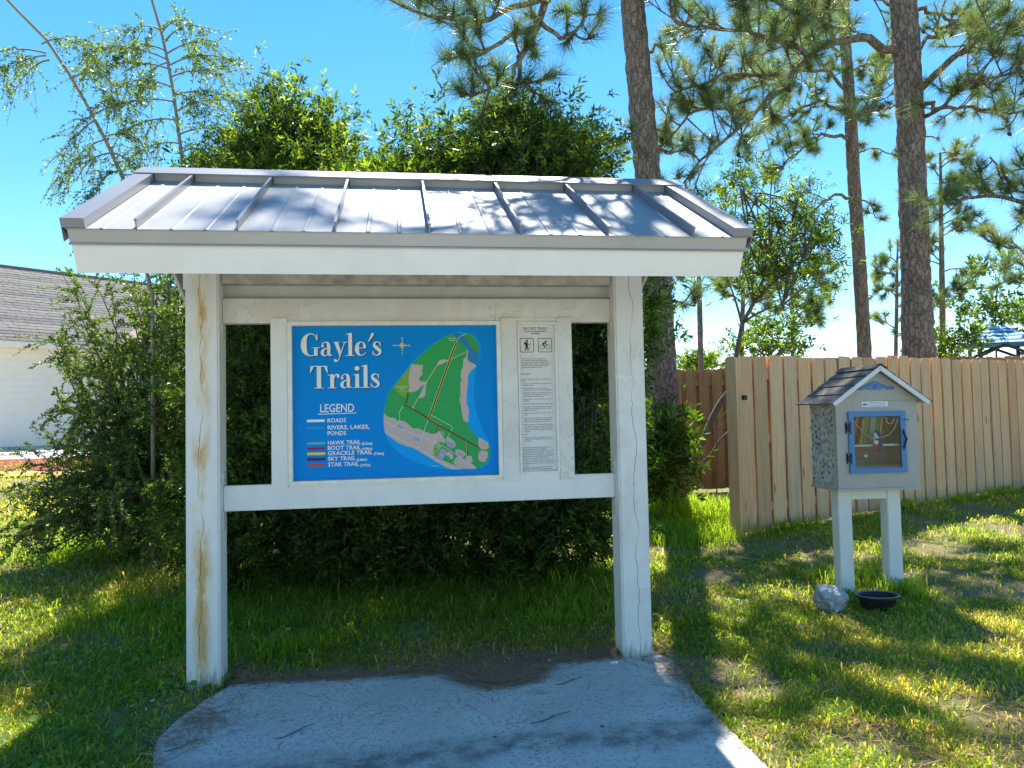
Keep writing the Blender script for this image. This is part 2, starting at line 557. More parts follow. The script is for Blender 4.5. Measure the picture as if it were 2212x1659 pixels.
tag(pad, kind='structure')

from_poly = np.array(PAD)
def in_pad(x, y):
    x = np.asarray(x); y = np.asarray(y)
    c = np.zeros(x.shape, bool)
    for i in range(len(from_poly)):
        x1, y1 = from_poly[i]; x2, y2 = from_poly[i - 1]
        k = ((y1 > y) != (y2 > y))
        with np.errstate(divide='ignore', invalid='ignore'):
            c ^= k & (x < (x2 - x1) * (y - y1) / (y2 - y1 + 1e-12) + x1)
    return c

def blades(P, L, W, bend, colr, tipc):
    """Grass blades: 5 points, 3 triangles each."""
    n = len(P)
    az = RNG.uniform(0, 2 * np.pi, n)
    side = np.stack([np.cos(az), np.sin(az), np.zeros(n)], -1)
    lean = np.stack([-np.sin(az), np.cos(az), np.zeros(n)], -1) * bend[:, None]
    up = np.array([0, 0, 1.0])
    b = P
    m = P + (up * 0.62 + lean * 0.35) * L[:, None]
    t = P + (up * (1.0 - 0.35 * bend[:, None]) + lean) * L[:, None]
    w = W[:, None] * 0.5
    V = np.stack([b - side * w, b + side * w, m + side * w * 0.8, m - side * w * 0.8, t], 1).reshape(-1, 3)
    k = np.arange(n)[:, None] * 5
    F = np.concatenate([k + [0, 1, 2], k + [0, 2, 3], k + [3, 2, 4]], 1).reshape(-1, 3)
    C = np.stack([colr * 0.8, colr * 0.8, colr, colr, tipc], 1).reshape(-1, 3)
    return V, F, C

GREEN = np.array([0.115, 0.20, 0.026]); YEL = np.array([0.235, 0.30, 0.043]); DRY = np.array([0.44, 0.33, 0.18])
def grass_col(x, y):
    n = len(x)
    p = fbm(x, y, 0.8, 4)[:, None]
    r = RNG.random((n, 1))
    c = GREEN * (1 - p) + YEL * p
    c = np.where(r < 0.09 + 0.22 * (p > 0.58), DRY, c)
    return c * RNG.uniform(0.65, 1.3, (n, 1))

N = 500000
D = np.exp(RNG.uniform(math.log(2.7), math.log(19), N))
U = RNG.uniform(-0.95, 0.95, N)
fw2 = np.array([0.1438, 0.9896]); rt2 = np.array([0.9896, -0.1438])
XY = CAM[:2] + fw2 * D[:, None] + rt2 * (U * D)[:, None]
x, y = XY.T
dens = 0.35 + 1.0 * np.clip((fbm(x, y, 1.6, 8) - 0.32) * 3.2, 0, 1)
bare = fbm(x, y, 0.75, 21)
dens *= np.clip((0.655 - bare) * 8, 0.10, 1)
keep = RNG.random(N) < dens
keep &= ~in_pad(x, y)
# litter band behind the slab
band = (x > 0.2) & (x < 2.75) & (y > -0.55) & (y < 0.17)
notch = np.exp(-((x - 1.75) / 0.11) ** 2 - ((y + 0.08) / 0.18) ** 2) > 0.35
keep &= ~(band & ~notch & (RNG.random(N) < 0.72))
# nothing much grows under the dense shrubs or beyond the fences
under = (x > -0.9) & (x < 3.0) & (y > 1.7) & (y < 6)
keep &= ~(under & (RNG.random(N) < 0.7))
keep &= ~((y > 3.05 + (x - 4.62) * 0.432 + 0.05) & (x > 4.6))
keep &= ~((np.sqrt((x - 4.55) ** 2 + (y - 4.95) ** 2) < 0.3))
keep &= ~((x < -3.5) & (y > 11.5))
x, y, D = x[keep], y[keep], D[keep]
n = len(x)
L = RNG.uniform(0.022, 0.062, n) * (1 + 0.035 * D)
hi = fbm(x, y, 2.3, 31)
L *= 0.75 + 0.9 * np.clip(hi - 0.35, 0, 1)
L[RNG.random(n) < 0.03] *= 1.9
shade = (x > -1.2) & (x < 3.0) & (y > 0.9) & (y < 2.6)
L[shade] *= 2.0
W = RNG.uniform(0.0035, 0.0065, n) * (1 + 0.11 * D)
P = np.stack([x, y, G(x, y) - 0.004], -1)
c = grass_col(x, y)
V1, F1, C1 = blades(P, L, W, RNG.uniform(0.4, 1.5, n), c, c * 1.15)
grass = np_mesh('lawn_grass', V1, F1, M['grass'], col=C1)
tag(grass, 'short patchy green and straw coloured lawn grass around the kiosk', 'grass', kind='stuff')

# taller tufts by the fence foot, the pine and the shrubs
xs, ys, Ls = [], [], []
def tall(cx, cy, rx, ry, n, l0, l1):
    a = RNG.normal(0, 0.5, (n, 2))
    xs.append(cx + a[:, 0] * rx); ys.append(cy + a[:, 1] * ry); Ls.append(RNG.uniform(l0, l1, n))
for q, rx, ry, nn, l0, l1 in (((1510, 1110), 0.55, 0.9, 5200, 0.12, 0.30), ((1480, 1160), 0.5, 0.5, 2200, 0.10, 0.22), ((1420, 1120), 0.35, 0.5, 1600, 0.15, 0.32),
                              ((240, 1180), 0.5, 0.25, 1600, 0.08, 0.2), ((150, 1200), 0.5, 0.3, 1100, 0.08, 0.18), ((520, 1270), 0.5, 0.35, 1800, 0.1, 0.26), ((760, 1230), 0.9, 0.4, 2400, 0.12, 0.3),
                              ((1050, 1240), 0.9, 0.4, 2200, 0.1, 0.26), ((1850, 1250), 0.35, 0.25, 500, 0.07, 0.16), ((1950, 1280), 0.15, 0.2, 260, 0.08, 0.18), ((1820, 1265), 0.12, 0.08, 160, 0.1, 0.2), ((1200, 1340), 0.3, 0.2, 500, 0.06, 0.12), ((630, 1400), 0.25, 0.15, 420, 0.06, 0.13)):
    g = gnd(*q)
    tall(g[0], g[1], rx, ry, nn, l0, l1)
for i in range(60):
    s = RNG.uniform(0.3, 6.5)
    fx, fy = 4.62 + 0.918 * s + 0.397 * 0.1, 3.05 + 0.397 * s - 0.918 * 0.1
    tall(fx, fy, 0.12, 0.08, 22, 0.06, 0.2)
x = np.concatenate(xs); y = np.concatenate(ys); L = np.concatenate(Ls)
k = ~in_pad(x, y); x, y, L = x[k], y[k], L[k]
n = len(x)
P = np.stack([x, y, G(x, y) - 0.006], -1)
c = (GREEN * 1.1 + (YEL - GREEN) * RNG.random((n, 1)) * 0.55) * RNG.uniform(0.7, 1.2, (n, 1))
V1, F1, C1 = blades(P, L, RNG.uniform(0.005, 0.010, n), RNG.uniform(0.2, 0.9, n), c, c * 1.2)
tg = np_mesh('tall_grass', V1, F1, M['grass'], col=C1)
tag(tg, 'taller bright green grass at the fence corner and under the shrubs', 'grass', kind='stuff')

# round-leaved weeds in the lawn
def disc_leaves(P, R, tilt, C, k=7):
    n = len(P)
    a = np.linspace(0, 2 * np.pi, k, endpoint=False)
    az = RNG.uniform(0, 2 * np.pi, n)
    nrm = np.stack([np.cos(az) * tilt, np.sin(az) * tilt, np.ones(n)], -1)
    nrm /= np.linalg.norm(nrm, axis=1)[:, None]
    u = np.cross(nrm, [0.3, 0.9, 0.1]); u /= np.linalg.norm(u, axis=1)[:, None]
    v = np.cross(nrm, u)
    ra = (1 - 0.25 * (np.abs(a - np.pi) > 2.6))[None, :, None] * R[:, None, None]
    ring = P[:, None] + (u[:, None] * np.cos(a)[None, :, None] + v[:, None] * np.sin(a)[None, :, None]) * ra
    V = ring.reshape(-1, 3)
    F = np.arange(n * k).reshape(n, k)
    return V, F, np.repeat(C, k, 0)
cen = []
for q, r, nn in (((380, 1500), 0.30, 60), ((300, 1590), 0.35, 70), ((120, 1620), 0.5, 70), ((200, 1450), 0.6, 80), ((640, 1420), 0.3, 40), ((1500, 1500), 0.12, 14), ((1440, 1330), 0.3, 60),
                 ((1500, 1380), 0.45, 60), ((1640, 1330), 0.4, 46), ((1730, 1360), 0.4, 40), ((470, 1478), 0.08, 12), ((1330, 1260), 0.4, 26)):
    g = gnd(*q)
    a = RNG.normal(0, 0.5, (nn, 2)) * r
    cen.append(g[:2] + a)
cen = np.concatenate(cen)
k = ~in_pad(cen[:, 0], cen[:, 1]); cen = cen[k]
n = len(cen)
P = np.column_stack([cen, G(cen[:, 0], cen[:, 1]) + RNG.uniform(0.015, 0.05, n)])
c = np.array([0.11, 0.21, 0.035]) * RNG.uniform(0.7, 1.4, (n, 1))
V1, F1, C1 = disc_leaves(P, RNG.uniform(0.012, 0.028, n), RNG.uniform(0.1, 0.7, n), c)
wd = np_mesh('lawn_weeds', V1, F1, M['leaf'], col=C1)
tag(wd, 'small round leaved weeds scattered through the lawn', 'weeds', kind='stuff')

# fallen pine straw: along the slab's broken edge and here and there on the lawn
xs, ys = [], []
def straw_at(cx, cy, rx, ry, n):
    a = RNG.normal(0, 0.5, (n, 2)); xs.append(cx + a[:, 0] * rx); ys.append(cy + a[:, 1] * ry)
for cx, cy, rx, ry, nn in ((0.55, 0.09, 0.5, 0.13, 1500), (0.95, 0.08, 0.5, 0.13, 1600), (1.4, 0.06, 0.45, 0.14, 1600), (1.74, -0.22, 0.16, 0.14, 1500), (1.60, -0.10, 0.10, 0.16, 700), (1.88, -0.10, 0.10, 0.16, 700),
                           (2.05, 0.08, 0.4, 0.13, 1500), (2.45, 0.13, 0.4, 0.12, 1400), (1.4, 0.28, 1.6, 0.3, 1800), (1.72, -0.1, 0.2, 0.2, 700), (2.2, 0.3, 0.7, 0.25, 500), (0.2, -0.5, 0.2, 0.3, 160), (0.1, -0.85, 0.15, 0.3, 120),
                           (2.80, -0.7, 0.12, 0.5, 420), (2.78, -0.35, 0.12, 0.3, 260), (1.2, -0.6, 1.0, 0.6, 40), (3.3, 0.6, 1.2, 0.9, 700), (4.0, -0.4, 1.2, 0.9, 600), (4.9, 1.9, 1.4, 0.8, 700), (3.8, 3.6, 0.8, 1.2, 700), (5.6, 0.4, 1.0, 1.0, 400), (3.4, -1.4, 0.8, 0.6, 350)):
    straw_at(cx, cy, rx, ry, nn)
x = np.concatenate(xs); y = np.concatenate(ys); n = len(x)
ip = in_pad(x, y)
z = np.where(ip, 0.018, G(x, y) + 0.004) + RNG.uniform(0, 0.012, n)
heap = np.exp(-((x - 1.74) / 0.16) ** 2 - ((y + 0.15) / 0.2) ** 2) * 0.02
z = z + heap * RNG.random(n)
az = RNG.uniform(0, np.pi, n); Ln = RNG.uniform(0.08, 0.2, n); bend = RNG.normal(0, 0.25, n)
d1 = np.stack([np.cos(az), np.sin(az), RNG.normal(0, 0.05, n)], -1); d2 = np.stack([np.cos(az + bend), np.sin(az + bend), RNG.normal(0, 0.05, n)], -1)
sd_ = np.stack([-np.sin(az), np.cos(az), np.zeros(n)], -1) * 0.0022
P = np.stack([x, y, z], -1)
m = P + d1 * Ln[:, None] * 0.5; e = m + d2 * Ln[:, None] * 0.5
V1 = np.stack([P - sd_, P + sd_, m + sd_, m - sd_, e], 1).reshape(-1, 3)
k = np.arange(n)[:, None] * 5
F1 = np.concatenate([k + [0, 1, 2], k + [0, 2, 3], k + [3, 2, 4]], 1).reshape(-1, 3)
c = (np.array([0.33, 0.18, 0.10]) * (1 - (q := RNG.random((n, 1)))) + np.array([0.55, 0.36, 0.23]) * q)
st = np_mesh('pine_straw', V1, F1, M['straw'], col=np.repeat(c, 5, 0))
tag(st, 'brown pine straw littering the broken slab edge and lawn', 'pine straw', kind='stuff')

def grainy(name, a, b, sc):
    t = NT(name); v = t.coord(); n = t.noise(v, sc, 6, 0.75)
    return t.done(t.bsdf(t.ramp(n, [(0.35, a), (0.65, b)]), 0.95, 0, t.bump(n, 0.8, 0.03), 0.1))

# unseen pale road added behind the viewer to bounce sunlight onto the kiosk front
mb = MB().box(-60, 60, -13, -4.2, -0.1, 0.006)
tag(mb.build('road', grainy('bounce_road', (0.40, 0.385, 0.36), (0.50, 0.48, 0.45), 12)), kind='structure')

def ground_patch(name, corners_px, mat, lift, nu=24, nv=6):
    """A sheet draped on the ground between four picture corners (far left, far right, near right, near left)."""
    A = [gnd(*q) for q in corners_px]
    Vv, Ff = [], []
    for j in range(nv + 1):
        for i in range(nu + 1):
            u, v = i / nu, j / nv
            p = (A[0] * (1 - u) + A[1] * u) * (1 - v) + (A[3] * (1 - u) + A[2] * u) * v
            w = 0.10 * math.sin(i * 1.9 + j) if 0 < j < nv else 0.12 * math.sin(i * 1.3)
            Vv.append((p[0], p[1] + w * 0.5, gz(p[0], p[1]) + lift))
    for j in range(nv):
        for i in range(nu):
            a = j * (nu + 1) + i
            Ff.append((a, a + nu + 1, a + nu + 2, a + 1))
    return tag(MB().add(Vv, Ff).build(name, mat), kind='structure')
ground_patch('driveway', ((-420, 958), (265, 956), (290, 990), (-420, 1004)), grainy('pale_driveway', (0.66, 0.65, 0.62), (0.78, 0.77, 0.74), 6), 0.016)
ground_patch('mulch_bed', ((-420, 1005), (300, 989), (320, 1012), (-420, 1030)), grainy('red_mulch', (0.17, 0.045, 0.035), (0.36, 0.12, 0.09), 22), 0.028)
ground_patch('sand_path', ((-420, 1031), (320, 1013), (330, 1024), (-420, 1048)), grainy('orange_sand', (0.52, 0.30, 0.13), (0.66, 0.42, 0.20), 14), 0.022)

# fallen leaves, brown and yellow, over the lawn and the slab's edge
n = 900
x = RNG.uniform(-2.2, 6.5, n); y = RNG.uniform(-1.8, 3.2, n)
k = ~((x > 0.3) & (x < 2.6) & (y < -0.1) & (RNG.random(n) < 0.85)); x, y = x[k], y[k]; n = len(x)
P = np.column_stack([x, y, np.where(in_pad(x, y), 0.019, G(x, y) + RNG.uniform(0.01, 0.035, n))])
c = np.array([[0.30, 0.17, 0.08], [0.42, 0.30, 0.13], [0.22, 0.13, 0.08], [0.50, 0.46, 0.36]])[RNG.integers(0, 4, n)] * RNG.uniform(0.7, 1.2, (n, 1))
V1, F1, C1 = disc_leaves(P, RNG.uniform(0.006, 0.017, n), RNG.uniform(0.0, 0.6, n), c, 5)
fl = np_mesh('leaf_litter', V1, F1, M['straw'], col=C1)
tag(fl, 'small dead leaves scattered over the lawn and slab edge', 'fallen leaves', kind='stuff')

# ------------------------------------------------------------------ the kiosk
W_ = 2.6965; PW = 0.184
R1, R2, R3, R4 = 2.2077, 2.0612, 1.117, 0.9711
TH = 0.4875; CT, ST_ = math.cos(TH), math.sin(TH)
RY, RZ = 0.092, 2.915
LS = 1.059 / CT
XL, XR = -0.2276, W_ + 0.2262

kiosk = empty('notice_kiosk', (0, 0, 0))
tag(kiosk, 'white trailhead notice kiosk with grey metal roof, blue map and rules panel', 'kiosk')
MB().box(0, PW, 0, PW, -0.25, 2.62, bev=0.011).build('post', M['post_l'], kiosk)['label'] = 'yellow stained left post with a long crack'
MB().box(W_ - PW, W_, 0, PW, -0.25, 2.62, bev=0.011).build('post', M['post_r'], kiosk)['label'] = 'white right post with a dark crack'
MB().box(PW + 0.001, W_ - PW - 0.001, 0.088, 0.138, R2, R1, bev=0.005).build('top_rail', M['rail'], kiosk)
MB().box(PW + 0.001, W_ - PW - 0.001, 0.088, 0.138, R4, R3, bev=0.005).build('bottom_rail', M['white'], kiosk)
for x0, x1 in ((0.457, 0.5525), (1.8125, 1.9165), (2.1635, 2.256)):
    MB().box(x0, x1, 0.070, 0.1105, 1.093, 2.088, bev=0.003).build('stile', M['rail'] if x0 > 1 else M['white'], kiosk)
MB().box(0.553, 1.812, 0.0805, 0.110, 2.068, 2.0875).build('head_strip', M['rail'], kiosk)
MB().box(0.553, 1.812, 0.0805, 0.110, 1.0935, 1.108).build('sill_strip', M['white'], kiosk)
MB().box(1.917, 2.163, 0.0805, 0.110, 2.060, 2.0875).build('head_strip', M['rail'], kiosk)
MB().box(1.917, 2.163, 0.0805, 0.110, 1.0935, 1.134).build('sill_strip', M['white'], kiosk)
MB().box(0.47, 2.245, 0.1125, 0.128, 1.119, 2.059).build('back_board', M['white'], kiosk)
# mitred trim round the two panels
def trim(x0, x1, z0, z1, w, y0, y1):
    for poly in ([(x0, z1), (x1, z1), (x1 - w, z1 - w), (x0 + w, z1 - w)], [(x0, z0), (x0 + w, z0 + w), (x1 - w, z0 + w), (x1, z0)],
                 [(x0, z0), (x0, z1), (x0 + w, z1 - w), (x0 + w, z0 + w)], [(x1, z0), (x1 - w, z0 + w), (x1 - w, z1 - w), (x1, z1)]):
        cx = sum(p[0] for p in poly) / 4; cz = sum(p[1] for p in poly) / 4
        poly = [(cx + (p[0] - cx) * 0.999, cz + (p[1] - cz) * (0.999 if abs(x1 - x0) else 1)) for p in poly]
        MB().prism(poly, y0, y1).build('trim', M['trim'], kiosk)
trim(0.5535, 1.8115, 1.1085, 2.0665, 0.0235, 0.062, 0.104)
trim(1.9175, 2.1625, 1.1345, 2.0585, 0.0115, 0.064, 0.104)
# steel brackets where the rails meet the posts, painted over
for x0, x1 in ((PW + 0.0005, PW + 0.006), (W_ - PW - 0.006, W_ - PW - 0.0005)):
    for z0, z1 in ((0.862, 0.969), (1.119, 1.20), (1.975, 2.059), (2.2095, 2.30)):
        mbk = MB().box(x0, x1, 0.074, 0.150, z0, z1)
        bk = mbk.build('bracket', M['galv'], kiosk)
        for zz in (z0 + 0.25 * (z1 - z0), z0 + 0.75 * (z1 - z0)):
            xx = x1 if x0 < 1 else x0
            s_ = 1 if x0 < 1 else -1
            MB().tube([(xx, 0.10, zz), (xx + s_ * 0.004, 0.10, zz)], 0.006, 6).build('bolt', M['galv'], bk)
MB().box(PW + 0.002, W_ - PW - 0.002, 0.140, 0.165, 2.205, 2.292).build('soffit_board', M['soffit_green'], kiosk)
MB().box(PW + 0.002, W_ - PW - 0.002, 0.045, 0.138, 2.288, 2.43, bev=0.006).build('header', M['rough_beam'], kiosk)
MB().box(-0.06, W_ + 0.055, PW + 0.004, PW + 0.044, 2.276, 2.42).build('tie_beam', M['white'], kiosk)

def RPt(x, s, h, back=False):
    y = RY - s * CT - h * ST_
    z = RZ - s * ST_ + h * CT
    return (x, 2 * RY - y if back else y, z)
def rbox(mb, x0, x1, s0, s1, h0, h1, back=False):
    v = [RPt(x, s, h, back) for h in (h0, h1) for x, s in ((x0, s0), (x1, s0), (x1, s1), (x0, s1))]
    f = [(0, 1, 2, 3), (7, 6, 5, 4), (0, 4, 5, 1), (1, 5, 6, 2), (2, 6, 7, 3), (3, 7, 4, 0)]
    if back:
        f = [q[::-1] for q in f]
    return mb.add(v, f)
mb = MB()
for b in (False, True):
    rbox(mb, XL + 0.02, XR - 0.02, 0.012, LS - 0.022, -0.030, -0.006, b)
roof = mb.build('roof', M['rough_beam'], kiosk)
SEAM = [0.058 + 0.431 * i for i in range(7)]
edges = [XL - 0.01] + SEAM + [XR + 0.01]
for b in (False, True):
    for i in range(8):
        a, c_ = edges[i] + 0.002, edges[i + 1] - 0.002
        prof = [(a, 0.0)]
        full = 0.431
        left = a if i else c_ - full
        for f_ in (0.34, 0.67):
            xr = left + f_ * full
            if a + 0.02 < xr < c_ - 0.02:
                prof += [(xr - 0.011, 0), (xr - 0.006, 0.0035), (xr + 0.006, 0.0035), (xr + 0.011, 0)]
        prof.append((c_, 0.0))
        m = len(prof)
        v = [RPt(x, 0.02, h, b) for x, h in prof] + [RPt(x, LS + 0.012, h, b) for x, h in prof] + [RPt(x, LS + 0.012, h - 0.004, b) for x, h in prof]
        f = [(j, j + m, j + m + 1, j + 1) for j in range(m - 1)] + [(j + m, j + 2 * m, j + 2 * m + 1, j + m + 1) for j in range(m - 1)]
        MB().add(v, f if not b else [q[::-1] for q in f]).build('roof_panel', M['metal'], roof)
    for k, x in enumerate(SEAM):
        mb = MB()
        rbox(mb, x - 0.003, x + 0.003, 0.10, LS + 0.006, 0.0, 0.042, b)
        rbox(mb, x - 0.0065, x + 0.0065, 0.10, LS + 0.004, 0.034, 0.0445, b)
        mb.build('seam', M['trim_metal'], roof)
    for x0, x1, xo in ((XL - 0.022, XL + 0.075, XL - 0.022), (XR - 0.075, XR + 0.022, XR + 0.022)):
        mb = MB()
        rbox(mb, x0, x1, 0.06, LS + 0.012, 0.003, 0.046, b)
        xa, xb = (xo - 0.003, xo - 0.0005) if xo < 0 else (xo + 0.0005, xo + 0.003)
        rbox(mb, xa, xb, 0.02, LS + 0.010, -0.06, 0.045, b)
        mb.build('rake_cap', M['trim_metal'], roof)
    mb = MB()
    for i in range(8):
        rbox(mb, edges[i] + (0.008 if i else 0.088), edges[i + 1] - (0.008 if i < 7 else 0.088), 0.122, 0.128, 0.001, 0.046, b)
    mb.build('ridge_closure', M['drip'], roof)
    mb = MB()
    rbox(mb, XL - 0.004, XR + 0.004, LS - 0.002, LS + 0.003, -0.066, -0.006, b)
    mb.build('drip_edge', M['drip'], roof)
    mb = MB()
    rbox(mb, XL - 0.006, XR + 0.006, LS - 0.001, LS + 0.012, -0.074, -0.0665, b)
    mb.build('drip_lip', M['lip'], roof)
    mb = MB()
    rbox(mb, XL, XR, LS - 0.021, LS - 0.002, -0.207, -0.0745, b)
    mb.build('fascia', M['fascia'], kiosk)
    for xa, xb in ((XL + 0.001, XL + 0.019), (XR - 0.019, XR - 0.001)):
        mb = MB()
        rbox(mb, xa, xb, 0.07, LS - 0.0225, -0.20, -0.032, b)
        mb.build('rake_board', M['fascia'], kiosk)
    for xr in np.linspace(0.02, W_ - 0.06, 5):
        mb = MB()
        rbox(mb, xr, xr + 0.04, 0.06, LS - 0.023, -0.17, -0.031, b)
        mb.build('rafter', M['rough_beam'], kiosk)
# ridge cap: a bent sheet over both slopes
v = []
for x in (XL - 0.028, XR + 0.028):
    v += [RPt(x, 0.15, 0.047), RPt(x, 0.15, 0.053), (x, RY, RZ + 0.053 / CT), RPt(x, 0.15, 0.053, True), RPt(x, 0.15, 0.047, True), (x, RY, RZ + 0.047 / CT)]
MB().add(v, [(0, 6, 7, 1), (1, 7, 8, 2), (2, 8, 9, 3), (3, 9, 10, 4), (4, 10, 11, 5), (5, 11, 6, 0), (0, 1, 2, 5), (2, 3, 4, 5), (6, 11, 8, 7), (8, 11, 10, 9)]).build('ridge_cap', M['trim_metal'], roof)
MB().box(XL + 0.03, XR - 0.03, RY - 0.02, RY + 0.02, 2.70, 2.874).build('ridge_beam', M['rough_beam'], kiosk)

# ------------------------------------------------------------------ print on the panels
def ink(name, c, rough=0.6):
    return plain(name, c, rough, 0, 0.05, 40, 0.12)
INK = {k: ink('print_' + k, c) for k, c in dict(
    blue=(0.0, 0.25, 0.68), halo=(0.005, 0.34, 0.82), land=(0.04, 0.37, 0.10), land2=(0.06, 0.33, 0.085), water=(0.03, 0.22, 0.50), sand=(0.56, 0.45, 0.41), sandl=(0.46, 0.45, 0.30),
    park=(0.20, 0.40, 0.06), lav=(0.36, 0.35, 0.46), creek=(0.09, 0.40, 0.36), road=(0.72, 0.68, 0.66), mint=(0.45, 0.78, 0.52), cream=(0.78, 0.68, 0.40), brown=(0.13, 0.045, 0.025), yellow=(0.75, 0.55, 0.10),
    maroon=(0.20, 0.045, 0.035), orange=(0.55, 0.22, 0.08), white=(0.86, 0.86, 0.83), letter=(0.84, 0.83, 0.77), cyan=(0.02, 0.33, 0.66), teal=(0.15, 0.46, 0.56), crimson=(0.42, 0.02, 0.10), gold=(0.85, 0.72, 0.06), purple=(0.10, 0.015, 0.20), salmon=(0.60, 0.09, 0.06),
    black=(0.025, 0.025, 0.025), paper=(0.74, 0.72, 0.69), grey=(0.22, 0.22, 0.22), shadow=(0.004, 0.05, 0.17)).items()}
MX, MZ, MWd, MHt = 0.576, 2.0415, 1.213, 0.905
MY = 0.0985
panel = MB().box(MX + 0.001, MX + MWd - 0.001, MY, MY + 0.006, MZ - MHt - 0.0005, MZ + 0.0005).build('map_panel', INK['blue'], kiosk)
lift = [0]
def sheet(mb, poly, y):
    mb.add([(p[0], y, p[1]) for p in poly], [tuple(range(len(poly)))])
def next_y(base=MY):
    lift[0] += 1
    return base - 0.0003 - 0.00006 * lift[0]
def PM(u, v):
    return (MX + u * MWd, MZ - v * MHt)
def smooth_poly(pts, closed=True, k=3):
    n = len(pts); out = []
    for i in range(n if closed else n - 1):
        p = [np.array(pts[(i + j) % n] if closed else pts[min(max(i + j, 0), n - 1)], float) for j in (-1, 0, 1, 2)]
        for s in range(k):
            t = s / k
            out.append(0.5 * (2 * p[1] + (p[2] - p[0]) * t + (2 * p[0] - 5 * p[1] + 4 * p[2] - p[3]) * t * t + (3 * p[1] - p[0] - 3 * p[2] + p[3]) * t ** 3))
    if not closed:
        out.append(np.array(pts[-1], float))
    return out
def ribbon(mb, pts, wid, y, zsc=1.0):
    """A flat stroke of varying width through (x, z) points."""
    pts = [np.array(p, float) for p in pts]
    if not hasattr(wid, '__len__'):
        wid = [wid] * len(pts)
    Lf, Rt_ = [], []
    for i, p in enumerate(pts):
        a = pts[max(i - 1, 0)]; b = pts[min(i + 1, len(pts) - 1)]
        d = b - a; d = d / (np.linalg.norm(d) + 1e-9)
        nn = np.array([-d[1], d[0]])
        Lf.append(p + nn * wid[i] / 2); Rt_.append(p - nn * wid[i] / 2)
    v = [(q[0], y, q[1]) for q in Lf] + [(q[0], y, q[1]) for q in Rt_]
    m = len(pts)
    mb.add(v, [(i, i + 1, i + 1 + m, i + m) for i in range(m - 1)])
